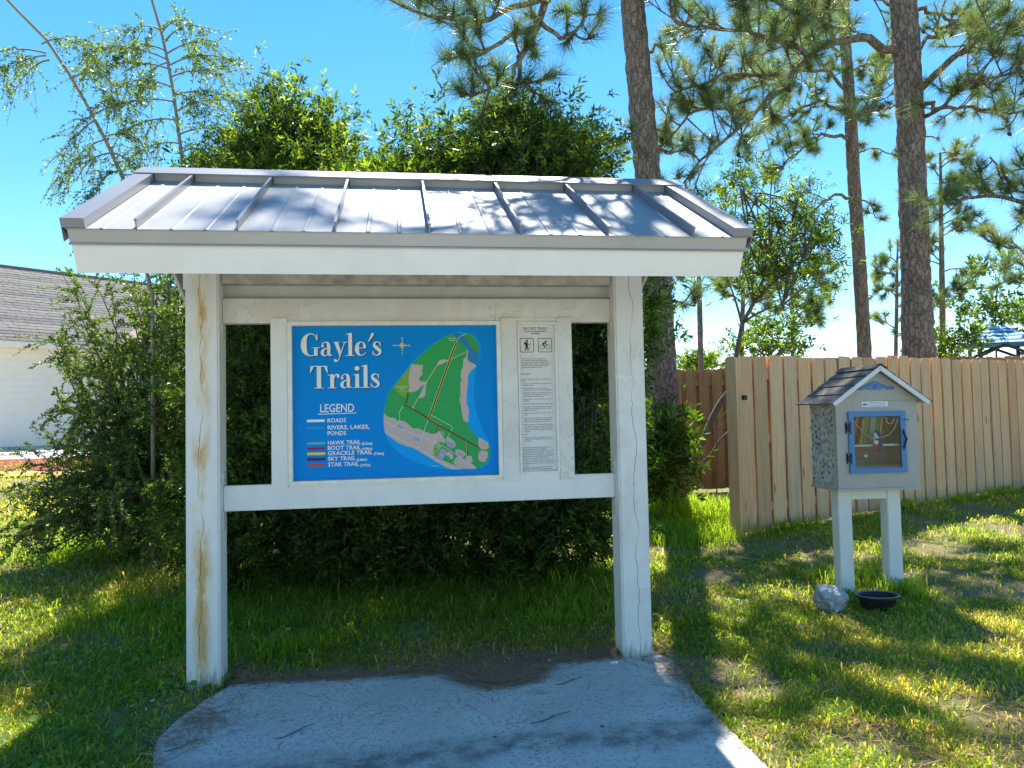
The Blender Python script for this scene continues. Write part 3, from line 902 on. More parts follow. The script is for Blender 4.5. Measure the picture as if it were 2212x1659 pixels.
MAP_AREAS = [
('halo', [(0.785,0.0469),(0.8148,0.0391),(0.8505,0.0433),(0.8802,0.0575),(0.9037,0.0898),(0.9181,0.126),(0.922,0.1661),(0.9122,0.222),(0.901,0.2698),(0.8928,0.3176),(0.8875,0.3733),(0.8836,0.4329),(0.883,0.4782),(0.8867,0.5284),(0.8962,0.5963),(0.9103,0.6524),(0.9272,0.7166),(0.9474,0.7651),(0.9588,0.8093),(0.9626,0.8532),(0.9558,0.9044),(0.9328,0.9427),(0.8907,0.9621),(0.8196,0.9649),(0.752,0.9611),(0.6734,0.9442),(0.6014,0.9131),(0.5357,0.8708),(0.4849,0.8141),(0.4542,0.7585),(0.4377,0.7114),(0.4323,0.6802),(0.4318,0.5951),(0.4365,0.5487),(0.4442,0.4985),(0.4575,0.4484),(0.4853,0.3928),(0.5291,0.3235),(0.5694,0.2526),(0.6233,0.1839),(0.6839,0.1175),(0.7374,0.0716)]),
('land', [(0.782,0.0548),(0.8024,0.0809),(0.814,0.0969),(0.8373,0.1331),(0.8534,0.1552),(0.8576,0.1713),(0.8568,0.2291),(0.8892,0.2616),(0.895,0.2697),(0.8888,0.2836),(0.8736,0.3012),(0.8552,0.3367),(0.8529,0.3963),(0.8478,0.4359),(0.8441,0.4913),(0.8451,0.5271),(0.8549,0.5631),(0.8561,0.583),(0.8513,0.6105),(0.8508,0.6422),(0.8534,0.666),(0.8648,0.7021),(0.8822,0.7305),(0.8998,0.7551),(0.9264,0.7721),(0.9441,0.7848),(0.9542,0.8131),(0.9582,0.845),(0.9546,0.8845),(0.936,0.9271),(0.9088,0.9493),(0.8908,0.9582),(0.752,0.9564),(0.7028,0.9185),(0.6109,0.8397),(0.5881,0.8191),(0.5167,0.7846),(0.4799,0.7519),(0.4462,0.7156),(0.4393,0.696),(0.4342,0.6339),(0.4362,0.5797),(0.4409,0.5372),(0.4515,0.4794),(0.4604,0.4446),(0.4866,0.3986),(0.5305,0.3275),(0.5716,0.2578),(0.6246,0.1898),(0.6839,0.1234),(0.7373,0.0783)]),
('water', [(0.782,0.0528),(0.8028,0.0482),(0.8205,0.0571),(0.8411,0.0772),(0.8643,0.1214),(0.8906,0.1657),(0.9053,0.1799),(0.9142,0.1861),(0.9027,0.2539),(0.895,0.2697),(0.8567,0.2323),(0.8576,0.1693),(0.8534,0.1532),(0.8373,0.1331),(0.814,0.0969),(0.7995,0.0749)]),
('land2', [(0.8265,0.0563),(0.8504,0.0513),(0.8741,0.0655),(0.8946,0.0937),(0.9097,0.1279),(0.9168,0.1581),(0.9135,0.174),(0.9038,0.1799),(0.8788,0.1536),(0.8642,0.1254),(0.8498,0.0933),(0.8411,0.0772)]),
('sand', [(0.8563,0.1593),(0.8576,0.1713),(0.8538,0.2311),(0.8892,0.2596),(0.8956,0.2697),(0.8888,0.2836),(0.8737,0.2992),(0.8552,0.3367),(0.8529,0.3963),(0.8478,0.4359),(0.8441,0.4913),(0.8451,0.5271),(0.8549,0.5631),(0.8561,0.583),(0.8513,0.6105),(0.8523,0.6442),(0.8286,0.6374),(0.8191,0.5777),(0.814,0.5182),(0.8084,0.4962),(0.8147,0.4706),(0.816,0.3775),(0.8235,0.3757),(0.8179,0.3517),(0.82,0.3041),(0.8309,0.2725),(0.8314,0.2327),(0.8452,0.209),(0.8516,0.1732)]),
('sand', [(0.5745,0.2558),(0.6035,0.2603),(0.6296,0.2628),(0.6278,0.2844),(0.6247,0.306),(0.6289,0.3159),(0.6229,0.3315),(0.6097,0.3469),(0.6167,0.3667),(0.6399,0.372),(0.6487,0.3635),(0.6454,0.391),(0.6367,0.3908),(0.6162,0.4099),(0.5927,0.4347),(0.558,0.4396),(0.5613,0.4045),(0.5576,0.3457),(0.5655,0.2871)]),
('park', [(0.5686,0.2714),(0.5654,0.2949),(0.5576,0.3496),(0.5598,0.4045),(0.5579,0.4435),(0.5493,0.4452),(0.5446,0.4783),(0.5175,0.458),(0.4893,0.4143),(0.4866,0.4025),(0.5304,0.3294)]),
('sand', [(0.6996,0.266),(0.7088,0.2385),(0.7266,0.225),(0.7501,0.2293),(0.7619,0.2295),(0.741,0.245),(0.7173,0.2585)]),
('sand', [(0.6367,0.3927),(0.6454,0.391),(0.6405,0.438),(0.6388,0.4615),(0.6269,0.4769),(0.6037,0.4801),(0.6156,0.453)]),
('sand', [(0.5741,0.5398),(0.5813,0.54),(0.5826,0.5498),(0.5768,0.5555),(0.5696,0.5502)]),
('sand', [(0.4362,0.5778),(0.4474,0.5956),(0.4729,0.6082),(0.49,0.6108),(0.4998,0.6325),(0.5127,0.6272),(0.5299,0.6317),(0.5441,0.642),(0.5611,0.6622),(0.5753,0.6803),(0.607,0.6855),(0.6357,0.7043),(0.6704,0.7214),(0.6938,0.7165),(0.7041,0.7052),(0.7198,0.7353),(0.7341,0.7634),(0.731,0.779),(0.6885,0.7829),(0.6774,0.8586),(0.7206,0.8999),(0.8197,0.9562),(0.755,0.9566),(0.7028,0.9185),(0.6109,0.8397),(0.5881,0.8191),(0.5167,0.7846),(0.4799,0.7519),(0.4462,0.7156),(0.4393,0.696),(0.4342,0.6339)]),
('sand', [(0.7943,0.8763),(0.8148,0.8852),(0.8878,0.9561),(0.8226,0.9556),(0.7746,0.9184)]),
('sand', [(0.746,0.7482),(0.7635,0.7569),(0.7837,0.7853),(0.7849,0.8051),(0.7745,0.8164),(0.7424,0.7972)]),
('sand', [(0.792,0.829),(0.8184,0.8382),(0.8358,0.8626),(0.8148,0.8832),(0.7915,0.8644),(0.7829,0.8443)]),
('sand', [(0.7448,0.8424),(0.7623,0.8472),(0.7723,0.8712),(0.7691,0.8907),(0.7588,0.8921),(0.7502,0.874),(0.7357,0.8615)]),
('sand', [(0.837,0.8785),(0.8623,0.8758),(0.8691,0.9156),(0.8557,0.9208),(0.8352,0.9059)]),
('sand', [(0.9027,0.7552),(0.9264,0.7701),(0.9441,0.7848),(0.9513,0.809),(0.9465,0.8286),(0.9284,0.8356),(0.9076,0.8267),(0.8991,0.8025)]),
('sand', [(0.9029,0.8462),(0.9253,0.8434),(0.9461,0.8504),(0.9457,0.8761),(0.9332,0.915),(0.9123,0.9139),(0.8976,0.8974)]),
('park', [(0.6885,0.7829),(0.719,0.798),(0.7054,0.8365),(0.6772,0.8703)]),
('lav', [(0.7158,0.8194),(0.7449,0.8345),(0.7297,0.873),(0.7147,0.9035),(0.6829,0.8823)]),
('lav', [(0.7487,0.77),(0.7807,0.7891),(0.7715,0.8201),(0.7626,0.8236),(0.7395,0.799)]),
('lav', [(0.8006,0.8451),(0.8269,0.8622),(0.8119,0.8772),(0.7915,0.8604)]),
('lav', [(0.5818,0.739),(0.6106,0.75),(0.6089,0.7694),(0.5816,0.7604)]),
('lav', [(0.5039,0.6521),(0.5294,0.6726),(0.5278,0.6861),(0.4979,0.6713)]),
]
MAP_LINES = [
('sandl', 0.0050, [(0.6456,0.3772),(0.6996,0.266)]),
('sandl', 0.0039, [(0.7619,0.2295),(0.8546,0.1712)]),
('sandl', 0.0050, [(0.6037,0.4801),(0.5755,0.5457)]),
('creek', 0.0014, [(0.7692,0.1244),(0.761,0.1799)]),
('creek', 0.0014, [(0.7728,0.2912),(0.8081,0.3098)]),
('creek', 0.0017, [(0.7365,0.3656),(0.76,0.3662),(0.8164,0.3517)]),
('creek', 0.0017, [(0.7488,0.3264),(0.7614,0.3702),(0.7689,0.4693),(0.7466,0.4864),(0.7154,0.517),(0.6526,0.5169)]),
('creek', 0.0014, [(0.724,0.4167),(0.7356,0.4328),(0.7452,0.4844)]),
('creek', 0.0014, [(0.7058,0.4635),(0.7395,0.4665)]),
('creek', 0.0017, [(0.645,0.4303),(0.6474,0.4657),(0.6687,0.5135)]),
('creek', 0.0017, [(0.6903,0.5346),(0.7842,0.537)]),
('creek', 0.0014, [(0.8072,0.5852),(0.8211,0.6489),(0.8536,0.6542)]),
('creek', 0.0014, [(0.8732,0.7381),(0.864,0.7574),(0.8401,0.7682)]),
('road', 0.0022, [(0.4357,0.6281),(0.4922,0.671),(0.5863,0.7236),(0.6871,0.7809),(0.7422,0.8187),(0.7973,0.8725),(0.8849,0.9559)]),
('road', 0.0022, [(0.4392,0.6979),(0.5997,0.8158),(0.6886,0.8904),(0.7697,0.9535)]),
('road', 0.0025, [(0.6512,0.6266),(0.5982,0.8137)]),
('road', 0.0022, [(0.685,0.7181),(0.6871,0.7809)]),
('mint', 0.0028, [(0.531,0.5286),(0.509,0.5785),(0.5129,0.6136),(0.4908,0.671)]),
('mint', 0.0028, [(0.6662,0.5958),(0.7298,0.6434),(0.7676,0.6725),(0.7718,0.6864),(0.7642,0.7058)]),
('mint', 0.0028, [(0.7582,0.7173),(0.7219,0.7982)]),
('mint', 0.0025, [(0.7975,0.1107),(0.8113,0.079),(0.8263,0.0671),(0.8504,0.0525)]),
('cream', 0.0022, [(0.7936,0.1127),(0.7776,0.1602),(0.6499,0.6207)]),
('brown', 0.0044, [(0.799,0.1119),(0.782,0.1623),(0.6548,0.6229)]),
('yellow', 0.0025, [(0.8037,0.1096),(0.7864,0.1663),(0.66,0.6211)]),
('maroon', 0.0061, [(0.555,0.4434),(0.5518,0.4746),(0.5471,0.5057),(0.534,0.5256),(0.6026,0.572),(0.6542,0.6228),(0.709,0.6689),(0.843,0.7754),(0.9047,0.8234)]),
('yellow', 0.0022, [(0.6586,0.6199),(0.7134,0.6652)]),
('maroon', 0.0033, [(0.7046,0.6679),(0.6851,0.7142)]),
('orange', 0.0033, [(0.7096,0.6713),(0.6894,0.7183)]),
('maroon', 0.0033, [(0.8424,0.7762),(0.8439,0.8729)]),
('cream', 0.0017, [(0.8391,0.7761),(0.8395,0.8727)]),
('road', 0.0017, [(0.6648,0.9336),(0.6997,0.934)]),
('road', 0.0014, [(0.5077,0.4323),(0.5451,0.4334)]),
('road', 0.0014, [(0.6806,0.8373),(0.7025,0.8344)]),
]

names = dict(halo='map_sea', land='map_land', water='map_bay', land2='map_land', sand='map_built_area', park='map_park', lav='map_site')
for c_, poly in MAP_AREAS:
    mb = MB()
    pts = [PM(*q) for q in poly]
    pts = smooth_poly(pts, True, 3) if c_ != 'lav' else pts
    sheet(mb, pts, next_y())
    mb.build(names[c_], INK[c_], panel)
lname = dict(sandl='map_path', creek='map_creek', road='map_road', mint='map_road')
for c_, w, pts in MAP_LINES:
    mb = MB()
    ribbon(mb, [PM(*q) for q in pts], w * MWd, next_y())
    mb.build(lname.get(c_, 'map_trail'), INK[c_], panel)

def text(name, body, x, z, size, mat, parent, y, align='LEFT', sx=1.0, bold=0.0, spacing=1.0):
    cu = bpy.data.curves.new(name, 'FONT')
    cu.body = body
    cu.size = size
    cu.align_x = align
    cu.space_line = spacing
    cu.offset = bold
    cu.resolution_u = 3
    to = bpy.data.objects.new(name, cu)
    me = bpy.data.meshes.new_from_object(to)
    bpy.data.objects.remove(to)
    me.name = name
    n = len(me.vertices)
    co = np.empty(n * 3, np.float32)
    me.vertices.foreach_get('co', co)
    co = co.reshape(-1, 3)
    out = np.stack([x + co[:, 0] * sx, np.full(n, y), z + co[:, 1]], -1).astype(np.float32)
    me.vertices.foreach_set('co', out.ravel())
    me.update()
    me.materials.clear()
    return link(name, me, mat, parent)

# heavy and thin serif letters for the title, as strokes: ('c', points with widths) curves, ('b', x0, x1, z0, z1) bars, ('p', polygon)
def ball(x, z, r):
    return ('p', [(x + r * math.cos(a), z + r * math.sin(a)) for a in np.linspace(0, 2 * math.pi, 12, endpoint=False)])
GL = {
 'G': (0.80, [('c', [(0.66, 0.74, .03), (0.60, 0.90, .035), (0.47, 0.975, .04), (0.32, 0.95, .07), (0.18, 0.78, .19), (0.13, 0.5, .25), (0.17, 0.22, .20), (0.31, 0.05, .07), (0.46, 0.02, .04), (0.58, 0.06, .04), (0.66, 0.16, .03)]),
             ('b', 0.55, 0.70, 0.02, 0.37), ('b', 0.45, 0.80, 0.355, 0.385), ('p', [(0.63, 0.70), (0.70, 0.70), (0.70, 0.98), (0.675, 0.98)])]),
 'a': (0.56, [('c', [(0.09, 0.44, .05), (0.11, 0.54, .05), (0.22, 0.605, .04), (0.33, 0.56, .11), (0.36, 0.42, .15), (0.36, 0.25, .15), (0.365, 0.10, .13), (0.42, 0.03, .06), (0.52, 0.06, .025)]),
             ('c', [(0.36, 0.36, .03), (0.22, 0.325, .05), (0.11, 0.22, .12), (0.10, 0.11, .13), (0.17, 0.025, .06), (0.27, 0.03, .04), (0.36, 0.12, .03)]), ball(0.11, 0.44, 0.06)]),
 'y': (0.52, [('p', [(0.03, 0.60), (0.19, 0.60), (0.335, 0.12), (0.26, -0.03)]), ('c', [(0.47, 0.60, .035), (0.36, 0.28, .035), (0.25, -0.06, .035), (0.19, -0.20, .04), (0.10, -0.255, .05)]), ball(0.07, -0.20, 0.065),
             ('b', -0.02, 0.25, 0.585, 0.615), ('b', 0.38, 0.57, 0.585, 0.615)]),
 'l': (0.36, [('b', 0.10, 0.26, 0.0, 0.99), ('b', 0.0, 0.36, 0.0, 0.03), ('p', [(0.0, 0.93), (0.14, 0.93), (0.26, 1.03), (0.0, 0.96)])]),
 'e': (0.52, [('b', 0.13, 0.47, 0.325, 0.355), ('c', [(0.43, 0.33, .12), (0.41, 0.48, .10), (0.36, 0.575, .05), (0.26, 0.605, .04), (0.15, 0.53, .11), (0.10, 0.38, .17), (0.105, 0.22, .17), (0.17, 0.07, .10), (0.28, 0.02, .045), (0.40, 0.06, .035), (0.48, 0.15, .025)])]),
 "'": (0.20, [('p', [(0.05, 0.62), (0.20, 1.0), (0.26, 1.01), (0.30, 0.96), (0.28, 0.88), (0.085, 0.62)])]),
 's': (0.44, [('c', [(0.36, 0.44, .025), (0.33, 0.55, .03), (0.22, 0.605, .045), (0.12, 0.55, .09), (0.11, 0.44, .12), (0.22, 0.33, .15), (0.33, 0.22, .14), (0.345, 0.11, .10), (0.24, 0.02, .05), (0.11, 0.06, .035), (0.05, 0.19, .025)]),
             ('p', [(0.34, 0.40), (0.375, 0.40), (0.375, 0.62), (0.355, 0.62)]), ('p', [(0.035, 0.0), (0.055, 0.0), (0.07, 0.21), (0.035, 0.21)])]),
 'T': (0.74, [('b', 0.28, 0.46, 0.0, 0.97), ('b', 0.16, 0.58, 0.0, 0.03), ('b', 0.03, 0.71, 0.945, 0.985), ('p', [(0.0, 0.68), (0.03, 0.68), (0.16, 0.96), (0.03, 0.96)]), ('p', [(0.74, 0.68), (0.71, 0.68), (0.58, 0.96), (0.71, 0.96)])]),
 'r': (0.48, [('b', 0.09, 0.25, 0.0, 0.60), ('b', 0.0, 0.36, 0.0, 0.03), ('p', [(0.0, 0.56), (0.10, 0.56), (0.25, 0.63), (0.0, 0.585)]), ('c', [(0.24, 0.40, .03), (0.28, 0.53, .04), (0.35, 0.60, .06), (0.42, 0.57, .09), (0.43, 0.52, .09)]), ball(0.42, 0.51, 0.06)]),
 'i': (0.34, [('b', 0.09, 0.25, 0.0, 0.60), ('b', 0.0, 0.34, 0.0, 0.03), ('p', [(0.0, 0.56), (0.10, 0.56), (0.25, 0.63), (0.0, 0.585)]), ball(0.17, 0.86, 0.105)]),
}
def title(word, x, z, cap, width, y0):
    tot = sum(GL[ch][0] for ch in word)
    sx = width / tot
    for ch in word:
        for layer, (dx, dz, mat) in enumerate(((0.004, -0.004, 'shadow'), (0, 0, 'letter'))):
            mb = MB()
            yy = y0 - 0.00025 * layer
            for st in GL[ch][1]:
                yy -= 0.00002
                if st[0] == 'b':
                    sheet(mb, [(x + a * sx + dx, z + b * cap + dz) for a, b in ((st[1], st[3]), (st[2], st[3]), (st[2], st[4]), (st[1], st[4]))], yy)
                elif st[0] == 'p':
                    sheet(mb, [(x + a * sx + dx, z + b * cap + dz) for a, b in st[1]], yy)
                else:
                    q = smooth_poly([(a, b, w) for a, b, w in st[1]], False, 5)
                    ribbon(mb, [(x + p[0] * sx + dx, z + p[1] * cap + dz) for p in q], [p[2] * cap for p in q], yy)
            mb.build('lettering', INK[mat], panel)
        x += GL[ch][0] * sx
ty = MY - 0.0035
title("Gayle's", *PM(0.040, 0.196), 0.136, 0.475, ty)
title('Trails', *PM(0.083, 0.408), 0.136, 0.410, ty)
# rough brush marks inside the letters
mb = MB()
for i in range(46):
    u = RNG.uniform(0.05, 0.42); v = RNG.choice([RNG.uniform(0.06, 0.19), RNG.uniform(0.28, 0.40)])
    x0, z0 = PM(u, v)
    ribbon(mb, [(x0, z0), (x0 + RNG.normal(0, 0.001), z0 - RNG.uniform(0.008, 0.022))], 0.0012, ty - 0.0012 - i * 1e-6)
mb.build('brush_marks', INK['blue'], panel)

ly = MY - 0.0032
def leg(body, u, v, uw, cap, mat='white', spread=1.0):
    o = text('lettering', body, 0, 0, cap / 0.73, INK[mat], panel, ly, 'LEFT', 1.0, 0.0006)
    me = o.data
    n = len(me.vertices); co = np.empty(n * 3, np.float32); me.vertices.foreach_get('co', co); co = co.reshape(-1, 3)
    w = co[:, 0].max() - co[:, 0].min()
    x0, z0 = PM(u, v)
    co[:, 0] = x0 + (co[:, 0] - co[:, 0].min()) * (uw * MWd / w)
    co[:, 2] += z0
    me.vertices.foreach_set('co', co.ravel()); me.update()
leg('LEGEND', 0.130, 0.563, 0.162, 0.050)
mb = MB(); ribbon(mb, [PM(0.118, 0.576), PM(0.302, 0.572)], 0.004, ly); mb.build('rule_line', INK['white'], panel)
for body, mi, v, uw, key in (('ROADS', None, 0.630, 0.088, 'white'), ('RIVERS, LAKES,', None, 0.676, 0.200, 'cyan'), ('PONDS', None, 0.714, 0.088, None), ('HAWK TRAIL', '(5.2mi)', 0.776, 0.158, 'teal'), ('BOOT TRAIL', '(4.98mi)', 0.810, 0.158, 'crimson'),
                             ('GRACKLE TRAIL', '(7.96mi)', 0.844, 0.214, 'gold'), ('SKY TRAIL', '(5.66mi)', 0.880, 0.132, 'purple'), ('STAR TRAIL', '(18.97mi)', 0.917, 0.148, 'salmon')):
    leg(body, 0.164, v, uw, 0.0245)
    if mi:
        leg(mi, 0.164 + uw + 0.006, v + 0.006, 0.049, 0.0155)
    if key:
        mb = MB()
        ribbon(mb, [PM(0.067, v - 0.012), PM(0.151, v - 0.012)], 0.0150, ly - 0.0001)
        mb.build('legend_bar', INK[key], panel)
# compass rose
cu_, cv_ = 0.5298, 0.1295
cx, cz = PM(cu_, cv_)
mb = MB()
for k in range(8):
    a = k * math.pi / 4
    r = 0.046 if k % 2 == 0 else 0.020
    p = [(cx + r * math.sin(a), cz + r * math.cos(a)), (cx + 0.008 * math.sin(a + 0.6), cz + 0.008 * math.cos(a + 0.6)), (cx, cz), (cx + 0.008 * math.sin(a - 0.6), cz + 0.008 * math.cos(a - 0.6))]
    sheet(mb, p, ly - 0.00003 * k)
mb.build('compass_rose', INK['yellow'], panel)
mb = MB()
for k in (0, 2, 4, 6):
    a = k * math.pi / 4
    sheet(mb, [(cx + 0.044 * math.sin(a), cz + 0.044 * math.cos(a)), (cx + 0.007 * math.sin(a + 0.6), cz + 0.007 * math.cos(a + 0.6)), (cx, cz)], ly - 0.0005 - 0.00003 * k)
mb.build('compass_rose', INK['cream'], panel)
for ch, q in (('N', (0.5304, 0.0880)), ('E', (0.565, 0.1375)), ('S', (0.5292, 0.1910)), ('W', (0.491, 0.1355))):
    x0, z0 = PM(*q)
    text('lettering', ch, x0, z0, 0.017, INK['letter'], panel, ly, 'CENTER')
for body, q, s_ in (('West Bay\nBridge', (0.779, 0.088), 0.0125), ('Conservation\nPark', (0.5252, 0.408), 0.0125), ('Frank\nBrown\nPark', (0.7185, 0.715), 0.0115), ('Aaron\nBessant\nPark', (0.7012, 0.800), 0.009), ('Pier\nPark', (0.718, 0.862), 0.009), ('Pier', (0.690, 0.905), 0.011)):
    x0, z0 = PM(*q)
    text('lettering', body, x0, z0, s_, INK['white'], panel, ly - 0.0004, 'CENTER')

# rules panel
RX0, RX1, RZ0, RZ1 = 1.9285, 2.1515, 1.1455, 2.0475
rules = MB().box(RX0 + 0.0005, RX1 - 0.0005, MY, MY + 0.006, RZ0 + 0.0005, RZ1 - 0.0005).build('rules_panel', INK['paper'], kiosk)
ry = MY - 0.0006
def RPz(v):
    return RZ1 - v * (RZ1 - RZ0)
xc = (RX0 + RX1) / 2
def serif_line(body, z, size, width):
    o = text('lettering', body, 0, 0, size, INK['black'], rules, ry, 'CENTER', 1.0, 0.0003)
    me = o.data; n = len(me.vertices); co = np.empty(n * 3, np.float32); me.vertices.foreach_get('co', co); co = co.reshape(-1, 3)
    co[:, 0] = xc - 0.006 + co[:, 0] * (width / (co[:, 0].max() - co[:, 0].min())); co[:, 2] += z
    me.vertices.foreach_set('co', co.ravel()); me.update()
serif_line("GAYLE'S TRAILS", RPz(0.034), 0.022, 0.155)
serif_line('COLONY CLUB SUBDIVISION', RPz(0.051), 0.0125, 0.145)
serif_line('TRAILHEAD', RPz(0.066), 0.0125, 0.060)
def rounded(cx, cz, s, r):
    out = []
    for k, (ax, az) in enumerate(((1, 1), (-1, 1), (-1, -1), (1, -1))):
        for a in np.linspace(0, math.pi / 2, 5):
            t = a + k * math.pi / 2
            out.append((cx + ax * (s - r) + r * math.cos(t), cz + az * (s - r) + r * math.sin(t)))
    return out
for u, kind in ((0.225, 'hiker'), (0.735, 'cyclist')):
    bx = RX0 + u * (RX1 - RX0); bz = RPz(0.142); s = 0.042
    mb = MB()
    ring = rounded(bx, bz, s, 0.008)
    ribbon(mb, ring + [ring[0], ring[1]], 0.0036, ry)
    k = s / 50.0
    P_ = lambda a, b: (bx + a * k, bz + b * k)
    def dot(a, b, r, y):
        sheet(mb, [P_(a + r * math.cos(t), b + r * math.sin(t)) for t in np.linspace(0, 2 * math.pi, 10, endpoint=False)], y)
    def stroke(pts, w, y):
        ribbon(mb, [P_(*q) for q in pts], [ww * k for ww in w] if hasattr(w, '__len__') else w * k, y)
    if kind == 'hiker':
        dot(2, 33, 8, ry - 1e-5)
        stroke([(0, 24), (-2, 2)], [13, 16], ry - 2e-5); stroke([(-3, 4), (-9, -36), (-15, -38)], [13, 8, 6], ry - 3e-5); stroke([(1, 4), (5, -14), (9, -36), (15, -37)], [12, 9, 8, 5], ry - 4e-5)
        stroke([(2, 20), (8, 6), (20, 8)], 6, ry - 5e-5); stroke([(26, 20), (20, -38)], 3, ry - 6e-5); stroke([(-13, 25), (-15, 6)], [9, 12], ry - 7e-5)
    else:
        for cxx in (-24, 24):
            pr = [(cxx + 15 * math.cos(t), -14 + 15 * math.sin(t)) for t in np.linspace(0, 2 * math.pi, 17)]
            stroke(pr, 3, ry - 1e-5 - abs(cxx) * 1e-7 * (1 if cxx > 0 else 2))
        dot(7, 27, 7.5, ry - 3e-5)
        stroke([(-18, 6), (-4, 18), (4, 14)], [11, 12, 9], ry - 4e-5); stroke([(2, 16), (12, 4), (22, 6)], 5, ry - 5e-5); stroke([(-16, 4), (2, -2), (-4, -22)], [10, 9, 6], ry - 6e-5); stroke([(-4, -20), (4, -22)], 5, ry - 7e-5)
    mb.build('pictogram', INK['black'], rules)
LINES = [
 (0.237, 0.06, "Gayle's Trails are for use by pedestrians and\nnon-motorized vehicles only, provided however\nthat certain motorized vehicles authorized by the\nCity Manager shall be permitted to access any part\nof Gayle's Trails for construction, maintenance,\nsecurity and/or emergency purposes."),
 (0.342, 0.035, 'TRAIL RULES:'),
 (0.377, 0.035, "It shall be unlawful for any person on or near Gayle's\nTrails to:"),
 (0.408, 0.10, "Operate or use an unauthorized motorized vehicle\non Gayle's Trails."),
 (0.440, 0.10, 'Utilize the trails in any manner other than as\npermitted by law, this Code and posted regulations.'),
 (0.470, 0.10, 'Mark, deface, disfigure, injure, tamper with or in any\nway damage or cause damage to the trail or its\nsurrounding area and improvements.'),
 (0.513, 0.10, 'Destroy, deface, or remove any tree, shrub, plant or\nwildflower.'),
 (0.545, 0.10, 'Utilize the trail without regard to the safety of others.'),
 (0.565, 0.10, 'Place signs of any kind on or along the trail, unless\nauthorized by the City Manager pursuant to the\nregulations of this Code.'),
 (0.608, 0.10, 'Remain on any trail between the hours of sunset and\nsunrise.'),
 (0.642, 0.10, 'Operate or use any public address system, whether\nfixed, portable, or vehicle mounted, except when\nsuch operation has been approved by the City.'),
 (0.686, 0.10, 'Make any commercial use of the trail, including but\nnot limited to, the sale, or the display for sale of any\nmerchandise, the solicitation for the sale of goods,\nproperty or services; and the display of advertising\nof any sort.'),
 (0.754, 0.10, 'Litter.'),
 (0.773, 0.10, "Enter upon or remain in any crossing other than\ndivided right-of-way designated as Gayle's Trails for\nany purpose."),
 (0.842, 0.04, "For emergency calls dial Panama City Beach Police\nDepartment Dispatch at 850-233-5000. For\nnon-emergency calls dial 850-233-5000. When you call\nfor help, be sure to give your location. You are on\nGayle's Trails in Panama City Beach. It is very important\nthat you make note of what trailhead you started from\nand the direction of travel you followed. Please\nremember that your cell phone may not work in some\nareas due to tower location and terrain. Drinking water is\nnot available on the trails. Trail users must supply their\nown water."),
 (0.985, 0.04, "We hope that you enjoy Gayle's Trails. Please follow\ngood hiking and biking etiquette and safety practices."),
]
num = 1
for v, u, body in LINES:
    n_l = body.count('\n')
    if u == 0.10:
        text('lettering', str(num), RX0 + 0.03 * 0.223, RPz(v), 0.0082, INK['black'], rules, ry, 'LEFT')
        num += 1
    big = v == 0.342
    x0 = RX0 + u * (RX1 - RX0)
    o = text('lettering', body, x0, RPz(v) if v < 0.98 else RPz(0.975), 0.0105 if big else 0.0086, INK['black'], rules, ry, 'LEFT', 1.0, 0.0001, 1.24)
    me = o.data; n = len(me.vertices); co = np.empty(n * 3, np.float32); me.vertices.foreach_get('co', co); co = co.reshape(-1, 3)
    w = co[:, 0].max() - x0
    lim = RX1 - 0.008 - x0
    if w > lim:
        co[:, 0] = x0 + (co[:, 0] - x0) * lim / w
        me.vertices.foreach_set('co', co.ravel()); me.update()

# ------------------------------------------------------------------ fences
def picket_mesh(w, h, th, ear=0.028):
    p = [(-w / 2, 0), (w / 2, 0), (w / 2, h - ear), (w / 2 - ear, h), (-w / 2 + ear, h), (-w / 2, h - ear)]
    return MB().prism(p, 0, th)
def fence(name, label, a, b, h, spacing, mat, pw_=0.14, top=None, group=None):
    a = Vector((a[0], a[1])); b = Vector((b[0], b[1]))
    d = b - a; Ln = d.length
    root = empty(name, (a.x, a.y, 0), math.atan2(d.y, d.x))
    tag(root, label, 'fence', group)
    dn = d.normalized()
    me0 = []
    for k in range(3):
        q = picket_mesh(pw_, 1.0, 0.017, 0.02)
        m_ = q.mesh('picket'); m_.materials.append(M[mat]); me0.append(m_)
    def base(s):
        return gz(a.x + dn.x * s, a.y + dn.y * s)
    n = int(Ln / spacing)
    for side, y0 in ((0, -0.036), (1, 0.020)):
        for i in range(n):
            s = 0.07 + spacing * (i + 0.5 * side)
            if s > Ln:
                continue
            z0 = base(s) + 0.045 + random.uniform(-0.008, 0.008)
            hh = (top(s) if top else base(s) + 0.045 + h) - z0 + random.uniform(-0.009, 0.009)
            o = link('picket', me0[i % 3], None, root, (s + random.uniform(-0.004, 0.004), y0 + random.uniform(-0.002, 0.002), z0))
            o.scale = (random.uniform(0.98, 1.02), 1, hh)
            o.rotation_euler = (0, random.uniform(-0.005, 0.005), 0)
    for fz in (0.22, 0.95, 1.62):
        mb = MB()
        for i in range(max(1, int(Ln / 2.4)) ):
            s0 = i * Ln / max(1, int(Ln / 2.4)); s1 = (i + 1) * Ln / max(1, int(Ln / 2.4))
            z0 = base(s0) + fz * h / 1.83; z1 = base(s1) + fz * h / 1.83
            mb.add([(s0, -0.018, z0), (s1, -0.018, z1), (s1, 0.019, z1), (s0, 0.019, z0), (s0, -0.018, z0 + 0.088), (s1, -0.018, z1 + 0.088), (s1, 0.019, z1 + 0.088), (s0, 0.019, z0 + 0.088)],
                   [(3, 2, 1, 0), (4, 5, 6, 7), (0, 1, 5, 4), (1, 2, 6, 5), (2, 3, 7, 6), (3, 0, 4, 7)])
        mb.build('rail', M[mat], root)
    return root, base
fa, fb = (4.735, 3.10), (4.735 + 0.918 * 8.1, 3.10 + 0.397 * 8.1)
